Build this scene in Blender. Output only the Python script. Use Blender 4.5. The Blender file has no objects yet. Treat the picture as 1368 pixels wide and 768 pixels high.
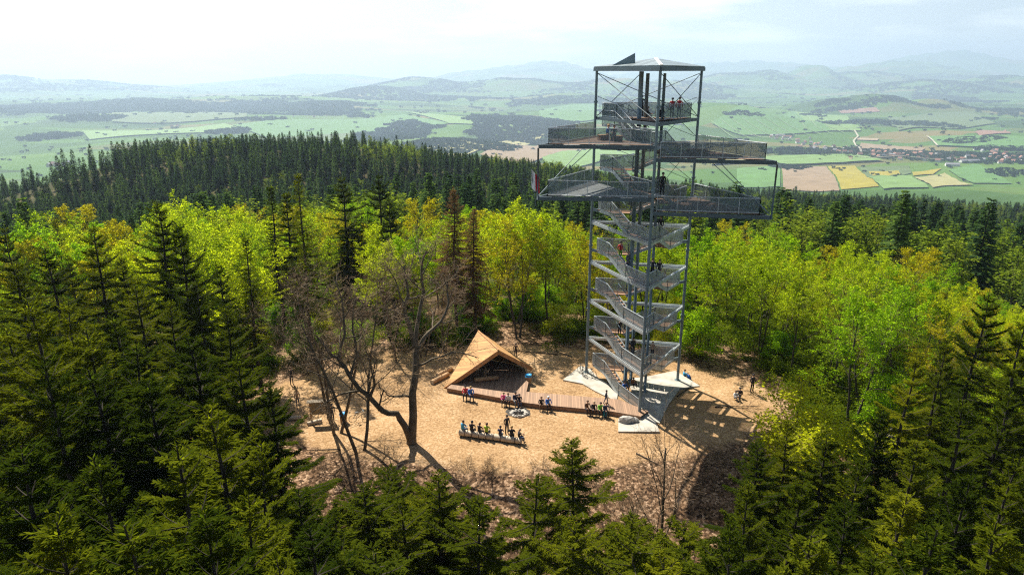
import bpy, bmesh, math, random
import numpy as np
from mathutils import Vector, Matrix

SC = bpy.context.scene
COL = SC.collection
rad = math.radians
PI = math.pi
CAMZ = 27.5
PITCH = rad(17.3)
FPX = 912.0
cp, sp = math.cos(PITCH), math.sin(PITCH)

# ------------------------------------------------------------------ basics
def ray(u, v):
    x = (u - 684.0) / FPX
    w = (384.0 - v) / FPX
    return np.array([x, cp + sp * w, -sp + cp * w])

def gpt(u, v, z=0.0):
    """point of the horizontal plane z seen at a photograph pixel"""
    d = ray(u, v)
    t = (z - CAMZ) / d[2]
    return np.array([d[0] * t, d[1] * t, z])

def ypt(u, v, Y):
    d = ray(u, v)
    t = Y / d[1]
    return np.array([d[0] * t, Y, CAMZ + d[2] * t])

def proj(p):
    x, y, z = p[0], p[1], p[2] - CAMZ
    dep = y * cp - z * sp
    up = y * sp + z * cp
    return 684 + FPX * x / dep, 384 - FPX * up / dep, dep

def tag(o, label=None, cat=None, group=None, kind=None):
    if label: o['label'] = label
    if cat: o['category'] = cat
    if group: o['group'] = group
    if kind: o['kind'] = kind
    return o

def empty(name, loc=(0, 0, 0), rz=0.0, sc=1.0):
    o = bpy.data.objects.new(name, None)
    o.empty_display_size = 0.2
    COL.objects.link(o)
    o.location = loc
    o.rotation_euler = (0, 0, rz)
    o.scale = (sc, sc, sc) if not hasattr(sc, '__len__') else sc
    return o

def np_mesh(name, V, F, mats, midx=None, smooth=False):
    """V (n,3); F list of (k,4)/(k,3) int arrays"""
    me = bpy.data.meshes.new(name)
    V = np.asarray(V, np.float32)
    if not isinstance(F, (list, tuple)): F = [F]
    F = [np.asarray(f, np.int32) for f in F if len(f)]
    me.vertices.add(len(V)); me.vertices.foreach_set('co', V.ravel())
    loops = np.concatenate([f.ravel() for f in F])
    tot = np.concatenate([np.full(len(f), f.shape[1], np.int32) for f in F])
    start = np.concatenate([[0], np.cumsum(tot)[:-1]]).astype(np.int32)
    me.loops.add(len(loops)); me.loops.foreach_set('vertex_index', loops)
    me.polygons.add(len(tot)); me.polygons.foreach_set('loop_start', start)
    me.polygons.foreach_set('loop_total', tot)
    if midx is not None: me.polygons.foreach_set('material_index', np.asarray(midx, np.int32))
    me.polygons.foreach_set('use_smooth', np.full(len(tot), bool(smooth)))
    for m in mats: me.materials.append(m)
    me.update(calc_edges=True); me.validate()
    return me

def link(name, me, parent=None, loc=None):
    o = bpy.data.objects.new(name, me)
    COL.objects.link(o)
    if parent is not None: o.parent = parent
    if loc is not None: o.location = loc
    return o

class MB:
    """collects boxes, bars, tubes and polygons; build() links them as one mesh object"""
    def __init__(s): s.V = []; s.Q = []; s.T = []; s.mq = []; s.mt = []; s.n = 0
    def add(s, V, Q=None, T=None, m=0):
        V = np.asarray(V, float)
        if Q is not None and len(Q):
            s.Q.append(np.asarray(Q, int) + s.n); s.mq.append(np.full(len(Q), m))
        if T is not None and len(T):
            s.T.append(np.asarray(T, int) + s.n); s.mt.append(np.full(len(T), m))
        s.V.append(V); s.n += len(V)
        return s
    def hexa(s, b, t, m=0):
        return s.add(list(b) + list(t), [[3, 2, 1, 0], [4, 5, 6, 7], [0, 1, 5, 4], [1, 2, 6, 5], [2, 3, 7, 6], [3, 0, 4, 7]], m=m)
    def box(s, c, d, rz=0.0, m=0):
        cx, cy, cz = c; a, b, h = d[0] / 2, d[1] / 2, d[2] / 2
        co, si = math.cos(rz), math.sin(rz)
        P = [(cx + x * co - y * si, cy + x * si + y * co) for x, y in ((-a, -b), (a, -b), (a, b), (-a, b))]
        return s.hexa([(x, y, cz - h) for x, y in P], [(x, y, cz + h) for x, y in P], m)
    def bar(s, p, q, w, h=None, m=0, up=(0, 0, 1)):
        h = w if h is None else h
        p, q = np.array(p, float), np.array(q, float)
        d = q - p; d /= np.linalg.norm(d)
        u = np.array(up, float)
        sd = np.cross(d, u)
        if np.linalg.norm(sd) < 1e-3: sd = np.cross(d, np.array([0.0, 1.0, 0]))
        sd /= np.linalg.norm(sd); u = np.cross(sd, d)
        a, b = sd * w / 2, u * h / 2
        return s.hexa([p - a - b, p + a - b, p + a + b, p - a + b], [q - a - b, q + a - b, q + a + b, q - a + b], m)
    def tube(s, pts, r, n=8, m=0, cap=True):
        pts = np.asarray(pts, float); k = len(pts)
        r = np.full(k, r, float) if np.isscalar(r) else np.asarray(r, float)
        V, Q = tube_arrays(pts, r, n)
        T = []
        if cap:
            V = np.vstack([V, pts[0], pts[-1]])
            T = [[(i + 1) % n, i, k * n] for i in range(n)] + [[(k - 1) * n + i, (k - 1) * n + (i + 1) % n, k * n + 1] for i in range(n)]
        return s.add(V, Q, T, m)
    def prism(s, poly, z0, z1, m=0):
        n = len(poly)
        P = np.asarray(poly, float)
        a = sum(P[i][0] * P[(i + 1) % n][1] - P[(i + 1) % n][0] * P[i][1] for i in range(n))
        if a < 0: P = P[::-1]
        z0 = np.full(n, z0) if np.isscalar(z0) else np.asarray(z0); z1 = np.full(n, z1) if np.isscalar(z1) else np.asarray(z1)
        V = [(x, y, z) for (x, y), z in zip(P[:, :2], z0)] + [(x, y, z) for (x, y), z in zip(P[:, :2], z1)]
        Q = [[i, (i + 1) % n, n + (i + 1) % n, n + i] for i in range(n)]
        from mathutils.geometry import tessellate_polygon
        tr = tessellate_polygon([[Vector((x, y, 0)) for x, y in P[:, :2]]])
        T = []
        for a_, b_, c_ in tr:
            ar = (P[b_][0] - P[a_][0]) * (P[c_][1] - P[a_][1]) - (P[c_][0] - P[a_][0]) * (P[b_][1] - P[a_][1])
            if ar < 0: b_, c_ = c_, b_
            T.append([n + a_, n + b_, n + c_]); T.append([a_, c_, b_])
        return s.add(V, Q, T, m)
    def mesh(s, name, mats, smooth=False):
        if not isinstance(mats, (list, tuple)): mats = [mats]
        F = []; mi = []
        if s.Q: F.append(np.concatenate(s.Q)); mi.append(np.concatenate(s.mq))
        if s.T: F.append(np.concatenate(s.T)); mi.append(np.concatenate(s.mt))
        return np_mesh(name, np.concatenate(s.V), F, mats, np.concatenate(mi), smooth)
    def build(s, name, mats, parent=None, smooth=False, loc=None):
        return link(name, s.mesh(name, mats, smooth), parent, loc)

def tube_arrays(pts, r, n):
    k = len(pts)
    d = np.gradient(pts, axis=0)
    d /= np.maximum(np.linalg.norm(d, axis=1, keepdims=True), 1e-9)
    ref = np.array([0, 0, 1.0]) if abs(d[0][2]) < 0.9 else np.array([1.0, 0, 0])
    a = np.cross(d, ref); a /= np.maximum(np.linalg.norm(a, axis=1, keepdims=True), 1e-9)
    b = np.cross(d, a)
    th = np.arange(n) * 2 * PI / n
    V = (pts[:, None, :] + r[:, None, None] * (np.cos(th)[None, :, None] * a[:, None, :] + np.sin(th)[None, :, None] * b[:, None, :])).reshape(-1, 3)
    i = np.arange(n); j = (i + 1) % n
    Q = np.concatenate([np.stack([q * n + j, q * n + i, (q + 1) * n + i, (q + 1) * n + j], 1) for q in range(k - 1)])
    return V, Q

# ------------------------------------------------------------------ materials
def nmat(name):
    m = bpy.data.materials.new(name); m.use_nodes = True
    nt = m.node_tree; nt.nodes.clear()
    out = nt.nodes.new('ShaderNodeOutputMaterial')
    return m, nt, out

def N(nt, t, **kw):
    n = nt.nodes.new(t)
    for k, v in kw.items():
        if k.startswith('i_'):
            n.inputs[k[2:].replace('_', ' ')].default_value = v
        else: setattr(n, k, v)
    return n

def ramp(nt, stops, interp='LINEAR'):
    r = nt.nodes.new('ShaderNodeValToRGB'); r.color_ramp.interpolation = interp
    e = r.color_ramp.elements
    while len(e) < len(stops): e.new(0.5)
    for el, (p, c) in zip(e, stops): el.position = p; el.color = (*c, 1)
    return r

def mixrgb(nt, fac, a, b, mode='MIX'):
    n = nt.nodes.new('ShaderNodeMix'); n.data_type = 'RGBA'; n.blend_type = mode
    for sock, v in ((n.inputs[0], fac), (n.inputs[6], a), (n.inputs[7], b)):
        if isinstance(v, (int, float)): sock.default_value = v
        elif isinstance(v, tuple): sock.default_value = (*v, 1)
        else: nt.links.new(v, sock)
    return n.outputs[2]

def mathn(nt, op, a, b=None, clamp=False):
    n = nt.nodes.new('ShaderNodeMath'); n.operation = op; n.use_clamp = clamp
    for s, v in zip(n.inputs, (a, b)):
        if v is None: continue
        if isinstance(v, (int, float)): s.default_value = v
        else: nt.links.new(v, s)
    return n.outputs[0]

def noise(nt, scale, detail=4, vec=None, rough=0.6):
    n = N(nt, 'ShaderNodeTexNoise'); n.inputs['Scale'].default_value = scale
    n.inputs['Detail'].default_value = detail; n.inputs['Roughness'].default_value = rough
    if vec is not None: nt.links.new(vec, n.inputs['Vector'])
    return n.outputs['Fac']

def simple(name, c, rough=0.7, metal=0.0, var=0.25, scale=3.0, bump=0.0, coord='Object'):
    m, nt, out = nmat(name)
    b = N(nt, 'ShaderNodeBsdfPrincipled'); b.inputs['Roughness'].default_value = rough; b.inputs['Metallic'].default_value = metal
    tc = N(nt, 'ShaderNodeTexCoord')
    f = noise(nt, scale, 5, tc.outputs[coord])
    r = ramp(nt, [(0.3, tuple(x * (1 - var) for x in c)), (0.7, tuple(min(1, x * (1 + var)) for x in c))])
    nt.links.new(f, r.inputs[0]); nt.links.new(r.outputs[0], b.inputs['Base Color'])
    if bump:
        bp = N(nt, 'ShaderNodeBump'); bp.inputs['Strength'].default_value = bump
        nt.links.new(noise(nt, scale * 6, 4, tc.outputs[coord]), bp.inputs['Height']); nt.links.new(bp.outputs[0], b.inputs['Normal'])
    nt.links.new(b.outputs[0], out.inputs[0])
    return m

def leafmat(name, cols, trans=0.45, tcol=1.25, rough=0.55, spec=0.25, scale=0.5):
    """cols: two or three colours picked per object, mottled in space"""
    m, nt, out = nmat(name)
    oi = N(nt, 'ShaderNodeObjectInfo'); geo = N(nt, 'ShaderNodeNewGeometry')
    r = ramp(nt, [(i / (len(cols) - 1), c) for i, c in enumerate(cols)])
    f = noise(nt, scale, 3, geo.outputs['Position'])
    a = mathn(nt, 'MULTIPLY', oi.outputs['Random'], 0.6)
    b = mathn(nt, 'MULTIPLY', mathn(nt, 'SUBTRACT', f, 0.3, True), 0.6)
    c = mathn(nt, 'MULTIPLY', geo.outputs['Random Per Island'], 0.3)
    nt.links.new(mathn(nt, 'ADD', mathn(nt, 'ADD', a, b), c, True), r.inputs[0])
    bs = N(nt, 'ShaderNodeBsdfPrincipled'); bs.inputs['Roughness'].default_value = rough
    bs.inputs['Specular IOR Level'].default_value = 0.0
    nt.links.new(r.outputs[0], bs.inputs['Base Color'])
    t = N(nt, 'ShaderNodeBsdfTranslucent')
    nt.links.new(mixrgb(nt, 1.0, r.outputs[0], (tcol, tcol, tcol * 0.5), 'MULTIPLY'), t.inputs['Color'])
    mx = N(nt, 'ShaderNodeMixShader'); mx.inputs[0].default_value = trans
    nt.links.new(bs.outputs[0], mx.inputs[1]); nt.links.new(t.outputs[0], mx.inputs[2]); nt.links.new(mx.outputs[0], out.inputs[0])
    return m

def planks(name, c, width, axis='x', rough=0.75, coord='Object', rot=0.0):
    m, nt, out = nmat(name)
    b = N(nt, 'ShaderNodeBsdfPrincipled'); b.inputs['Roughness'].default_value = rough
    tc = N(nt, 'ShaderNodeTexCoord'); mp = N(nt, 'ShaderNodeMapping'); mp.inputs['Rotation'].default_value = (0, 0, rot)
    nt.links.new(tc.outputs[coord], mp.inputs[0])
    sx = N(nt, 'ShaderNodeSeparateXYZ'); nt.links.new(mp.outputs[0], sx.inputs[0])
    q = mathn(nt, 'DIVIDE', sx.outputs['XYZ'.index(axis.upper())], width)
    fl = mathn(nt, 'FLOOR', q); fr = mathn(nt, 'FRACT', q)
    wn = N(nt, 'ShaderNodeTexWhiteNoise'); wn.noise_dimensions = '1D'; nt.links.new(fl, wn.inputs['W'])
    f = noise(nt, 2.5, 6, mp.outputs[0])
    k = mathn(nt, 'ADD', mathn(nt, 'MULTIPLY', wn.outputs['Value'], 0.55), mathn(nt, 'MULTIPLY', f, 0.5), True)
    r = ramp(nt, [(0.15, tuple(x * 0.62 for x in c)), (0.9, tuple(min(1, x * 1.25) for x in c))])
    nt.links.new(k, r.inputs[0])
    gap = mathn(nt, 'LESS_THAN', fr, 0.09)
    nt.links.new(mixrgb(nt, gap, r.outputs[0], tuple(x * 0.25 for x in c)), b.inputs['Base Color'])
    nt.links.new(b.outputs[0], out.inputs[0])
    return m

M = {}
def setup_materials():
    M['steel'] = simple('galvanised steel', (0.145, 0.205, 0.235), 0.45, 0.12, 0.2, 1.2)
    M['steel_dark'] = simple('shaded steel', (0.075, 0.11, 0.13), 0.5, 0.1, 0.2, 1.2)  # same steel darkened: shade on platforms and backlit members is in the colour
    M['galv'] = simple('sunlit galvanised steel', (0.46, 0.51, 0.53), 0.4, 0.25, 0.18, 1.5)  # same steel paled: sun gleam on flights, rails and ring beams is in the colour
    M['roof_metal'] = planks('standing seam metal', (0.20, 0.25, 0.27), 0.45, 'x', 0.4, rot=0.6)
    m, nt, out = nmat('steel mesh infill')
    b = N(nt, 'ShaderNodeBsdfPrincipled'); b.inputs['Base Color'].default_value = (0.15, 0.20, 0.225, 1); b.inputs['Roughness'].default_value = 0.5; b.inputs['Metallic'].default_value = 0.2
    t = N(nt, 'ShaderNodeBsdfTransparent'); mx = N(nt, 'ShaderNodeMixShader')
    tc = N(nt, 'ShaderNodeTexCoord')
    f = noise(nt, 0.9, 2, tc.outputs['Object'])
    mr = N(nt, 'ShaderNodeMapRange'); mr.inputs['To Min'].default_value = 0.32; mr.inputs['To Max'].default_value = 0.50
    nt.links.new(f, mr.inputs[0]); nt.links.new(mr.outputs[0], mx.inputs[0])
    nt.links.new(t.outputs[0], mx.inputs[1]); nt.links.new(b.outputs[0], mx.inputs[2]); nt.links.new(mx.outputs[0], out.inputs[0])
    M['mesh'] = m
    m2 = m.copy(); m2.name = 'sunlit steel mesh infill'; M['mesh_sunlit'] = m2  # paler copy of the mesh with sunlight painted into its base colour
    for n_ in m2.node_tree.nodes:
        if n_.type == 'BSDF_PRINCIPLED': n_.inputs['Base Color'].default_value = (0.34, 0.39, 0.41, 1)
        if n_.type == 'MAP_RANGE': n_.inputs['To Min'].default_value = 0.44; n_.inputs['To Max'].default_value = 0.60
    M['deck'] = planks('timber deck', (0.20, 0.125, 0.085), 0.14, 'x', rot=0.4)
    M['deck_grey'] = planks('grey decking', (0.30, 0.33, 0.34), 0.16, 'x', rot=0.9)
    M['walk'] = planks('boardwalk timber', (0.32, 0.195, 0.12), 0.15, 'x', rot=0.06)
    M['walk_edge'] = simple('boardwalk edge timber', (0.25, 0.145, 0.085), 0.8)
    M['tread'] = simple('stair tread timber', (0.30, 0.17, 0.10), 0.8)
    M['larch'] = planks('larch boarding', (0.52, 0.28, 0.10), 0.16, 'x', rot=-0.9)
    M['larch_edge'] = simple('larch fascia', (0.42, 0.21, 0.08), 0.75, 0, 0.3, 2.0)
    M['inside'] = simple('shelter lining', (0.10, 0.06, 0.035), 0.9)
    M['wood'] = simple('pale timber', (0.42, 0.26, 0.13), 0.8, 0, 0.35, 2.5, 0.2)
    M['log'] = simple('peeled log', (0.56, 0.46, 0.34), 0.8, 0, 0.3, 3, 0.3)
    M['log_dark'] = simple('log notch', (0.12, 0.07, 0.04), 0.9)
    M['bark'] = simple('grey brown bark', (0.032, 0.025, 0.019), 0.95, 0, 0.5, 2.0, 0.6)
    M['bark_beech'] = simple('beech bark', (0.058, 0.048, 0.038), 0.9, 0, 0.45, 1.5, 0.4)
    M['bark_dead'] = simple('mossy dead bark', (0.125, 0.098, 0.062), 0.95, 0, 0.5, 2.2, 0.6)
    M['twig'] = simple('bare twigs', (0.215, 0.145, 0.080), 0.9, 0, 0.4, 1.0)
    M['snag'] = simple('silvery dead wood', (0.40, 0.36, 0.31), 0.85, 0, 0.3, 2.0)
    M['needle'] = leafmat('spruce needles', [(0.009, 0.018, 0.003), (0.034, 0.053, 0.004), (0.128, 0.146, 0.007)], 0.42, 2.2, 0.6, 0.06, 1.1)
    M['needle_young'] = leafmat('young spruce needles', [(0.022, 0.036, 0.004), (0.070, 0.090, 0.006), (0.18, 0.19, 0.009)], 0.42, 2.0, 0.6, 0.08, 1.1)
    M['needle_brown'] = leafmat('dead brown needles', [(0.10, 0.058, 0.032), (0.15, 0.086, 0.046), (0.19, 0.11, 0.06)], 0.35, 1.6, 0.8, 0.1)
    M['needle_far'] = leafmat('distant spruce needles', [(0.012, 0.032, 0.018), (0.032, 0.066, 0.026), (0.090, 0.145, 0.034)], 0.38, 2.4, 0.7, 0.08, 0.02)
    M['leaf'] = leafmat('young beech leaves', [(0.095, 0.160, 0.008), (0.185, 0.250, 0.010), (0.31, 0.34, 0.012)], 0.62, 2.5, 0.5, 0.12, 0.3)
    M['leaf_warm'] = leafmat('bronze beech leaves', [(0.20, 0.19, 0.010), (0.27, 0.25, 0.010), (0.33, 0.30, 0.012)], 0.58, 2.0, 0.5, 0.12, 0.3)
    M['leaf_green'] = leafmat('fresh green leaves', [(0.09, 0.18, 0.008), (0.14, 0.25, 0.010), (0.20, 0.30, 0.010)], 0.6, 2.3, 0.5, 0.12, 0.3)
    M['leaf_lime'] = leafmat('lime sapling leaves', [(0.26, 0.30, 0.012), (0.34, 0.37, 0.014), (0.42, 0.43, 0.02)], 0.55, 1.8, 0.5, 0.12, 0.3)
    M['under'] = leafmat('undergrowth leaves', [(0.055, 0.085, 0.008), (0.085, 0.125, 0.010), (0.14, 0.175, 0.012)], 0.5, 1.8, 0.6, 0.1, 0.25)
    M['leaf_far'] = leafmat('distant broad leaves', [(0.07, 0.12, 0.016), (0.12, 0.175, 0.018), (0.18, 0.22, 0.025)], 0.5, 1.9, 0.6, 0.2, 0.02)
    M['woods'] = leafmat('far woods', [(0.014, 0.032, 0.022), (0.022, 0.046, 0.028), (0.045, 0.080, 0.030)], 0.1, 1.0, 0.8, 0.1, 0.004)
    M['concrete'] = simple('pale concrete', (0.40, 0.372, 0.32), 0.92, 0, 0.32, 0.9, 0.2)
    M['stone_pale'] = simple('pale fire stone', (0.42, 0.39, 0.34), 0.9, 0, 0.3, 5, 0.4)
    M['stone'] = simple('granite stone', (0.36, 0.34, 0.31), 0.9, 0, 0.35, 4, 0.5)
    M['ash'] = simple('ash and charcoal', (0.05, 0.043, 0.036), 0.95, 0, 0.5, 3)
    M['rubber'] = simple('black rubber', (0.02, 0.02, 0.02), 0.6)
    M['bikeframe'] = simple('dark bicycle paint', (0.04, 0.045, 0.05), 0.3)
    M['white'] = simple('white render', (0.78, 0.76, 0.72), 0.8, 0, 0.06)
    M['cream'] = simple('cream render', (0.62, 0.54, 0.42), 0.8, 0, 0.1)
    M['greyroof'] = simple('grey roofing', (0.25, 0.25, 0.27), 0.7)
    M['redroof'] = simple('red tiles', (0.27, 0.125, 0.09), 0.8)
    M['brownroof'] = simple('brown tiles', (0.20, 0.10, 0.07), 0.8)
    M['cloth_white'] = simple('white cloth', (0.8, 0.8, 0.8), 0.8, 0, 0.05)
    M['cloth_red'] = simple('red cloth', (0.62, 0.03, 0.05), 0.8, 0, 0.1)
    M['board'] = simple('information sheet', (0.36, 0.27, 0.15), 0.7, 0, 0.3, 6)
# ------------------------------------------------------------------ terrain
def soft(r, a, k, w):
    return k * (np.sqrt(np.maximum(r - a, 0) ** 2 + w * w) - w)

# far hills: (photo column of the summit, distance, photo row of the crest, half width in columns, half depth in metres)
HILLS = [(40, 14000, 106, 95, 1600), (-60, 14000, 100, 90, 1600), (150, 15000, 117, 60, 1500), (300, 8200, 127, 130, 600), (90, 8600, 131, 110, 500), (455, 7600, 133, 60, 500),
         (430, 21000, 99, 90, 2500), (560, 12500, 106, 55, 900), (690, 12500, 107, 80, 900), (510, 10500, 112, 40, 700), (650, 21500, 92, 60, 2400), (735, 22000, 82, 60, 2500),
         (830, 12500, 107, 60, 900), (900, 12500, 109, 70, 900), (1025, 15000, 93, 36, 1100), (965, 15000, 99, 40, 1100), (1085, 15500, 88, 26, 1000), (1150, 16000, 95, 70, 1200),
         (1200, 19000, 82, 90, 1800), (1368, 25000, 53, 150, 2200), (1250, 25000, 70, 60, 2000), (1000, 25000, 82, 130, 2000), (1480, 25000, 60, 90, 2000), (1165, 6800, 128, 34, 380), (1110, 6900, 133, 30, 330),
         (1245, 6900, 131, 34, 300), (1030, 6600, 141, 30, 300), (1330, 13000, 103, 70, 900), (1230, 12500, 106, 60, 900), (690, 6900, 156, 55, 300), (530, 5600, 171, 45, 220), (60, 4800, 178, 50, 200),
         (960, 5200, 138, 60, 500), (760, 9000, 128, 80, 600)]
_h = []
for u, D, v, wu, sd in HILLS:
    d = ray(u, v); X = d[0] / d[1] * D
    _h.append((X, D, CAMZ + d[2] / d[1] * D + 305, wu / FPX / 1.047 * D, sd))
HILLP = _h
_rg = random.Random(5)
WAVES = [(_rg.uniform(0, 2 * PI), 2 * PI / _rg.uniform(900, 3500), _rg.uniform(0, 6.28), _rg.uniform(3, 9)) for _ in range(10)]
WAVN = [(_rg.uniform(0, 2 * PI), 2 * PI / _rg.uniform(3, 14), _rg.uniform(0, 6.28), _rg.uniform(0.03, 0.10)) for _ in range(12)]
WAVM = [(_rg.uniform(0, 2 * PI), 2 * PI / _rg.uniform(50, 200), _rg.uniform(0, 6.28), _rg.uniform(0.5, 2.2)) for _ in range(8)]

def waves(x, y, W):
    return sum(A * np.sin((x * math.cos(a) + y * math.sin(a)) * k + p) for a, k, p, A in W)

def H(x, y):
    x = np.asarray(x, float); y = np.asarray(y, float)
    dx = x - 2; dy = y - 57
    r = np.hypot(dx * 0.80, dy)
    f = soft(r, 13.5, 0.21, 10) - soft(r, 250, 0.085, 60) + soft(r, 800, 0.10, 60)
    f = f - (np.sqrt(np.maximum(f - 285, 0) ** 2 + 900) - 30)
    near = 1 / (1 + np.exp((r - 150) / 15))
    z = -f - 0.20 * (np.sqrt(np.clip(45 - y, 0, 70) ** 2 + 9) - 3) * near
    z = z + 52 * np.exp(-((x + 170) / 210) ** 2 - ((y - 455) / 115) ** 2) + 18 * np.exp(-((x - 40) / 120) ** 2 - ((y - 560) / 100) ** 2)
    mid = 1 / (1 + np.exp(-(r - 110) / 14)) 
    z = z + mid * waves(x, y, WAVM) * np.exp(-r / 2500) + waves(x, y, WAVN) * np.clip((r - 7) / 10, 0, 1) * np.exp(-r / 90)
    far = 1 / (1 + np.exp(-(r - 1900) / 150))
    z = z + far * waves(x, y, WAVES)
    if np.max(y) > 3000:
        h = np.zeros_like(z)
        p = 6.0
        for X, D, hh, sx, sy in HILLP:
            g = hh * np.exp(-0.5 * ((x - X) / sx) ** 2 - 0.5 * ((y - D) / sy) ** 2)
            h = h + np.maximum(g, 0) ** 3
        z = z + np.cbrt(h) * (1 + 0.03 * np.sin(x / 170.0 + y / 300.0) + 0.025 * np.sin(x / 90.0 - y / 210.0))
    return z

def h1(x, y): return float(H(np.array([x, y * 0 + x])[:1], np.array([y]))[0])

def march(u, v, dmin=60, dmax=29000):
    """where the line of sight through a photograph pixel meets the terrain (vectorised over arrays)"""
    u = np.atleast_1d(np.asarray(u, float)); v = np.atleast_1d(np.asarray(v, float))
    d = np.stack([(u - 684) / FPX, cp + sp * (384 - v) / FPX, -sp + cp * (384 - v) / FPX], 1)
    d = d / d[:, 1:2]
    Y = np.full(len(u), float(dmin)); hit = np.zeros(len(u), bool); res = np.full((len(u), 3), np.nan); prev = Y.copy()
    while True:
        P = d * Y[:, None]
        z = CAMZ + P[:, 2]
        under = (z < H(P[:, 0], np.maximum(P[:, 1], 3001))) & ~hit if False else (z < H(P[:, 0], P[:, 1])) & ~hit
        if under.any():
            lo, hi = prev[under].copy(), Y[under].copy(); dd = d[under]
            for _ in range(16):
                m = (lo + hi) / 2
                b = CAMZ + dd[:, 2] * m < H(dd[:, 0] * m, m)
                hi = np.where(b, m, hi); lo = np.where(b, lo, m)
            res[under] = np.stack([dd[:, 0] * hi, hi, H(dd[:, 0] * hi, hi)], 1)
            hit |= under
        prev = Y.copy(); Y = Y * 1.006
        if hit.all() or Y[0] > dmax: break
    return res

def smooth_noise(x, y, s, seed):
    """cheap value noise in 0..1"""
    rs = np.random.RandomState(seed); G = rs.rand(64, 64)
    X = x / s; Y = y / s
    i = np.floor(X).astype(int); j = np.floor(Y).astype(int)
    fx = X - i; fy = Y - j
    fx = fx * fx * (3 - 2 * fx); fy = fy * fy * (3 - 2 * fy)
    g = lambda a, b: G[a % 64, b % 64]
    return (g(i, j) * (1 - fx) + g(i + 1, j) * fx) * (1 - fy) + (g(i, j + 1) * (1 - fx) + g(i + 1, j + 1) * fx) * fy

def clearing(x, y):
    """1 on the trodden wood-chip summit, falling to 0 in the forest"""
    a = np.hypot((x - 0.5) / 22.0, (y - 55.5) / 11.5)
    return np.clip((1.13 - a) / 0.22, 0, 1)

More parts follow.
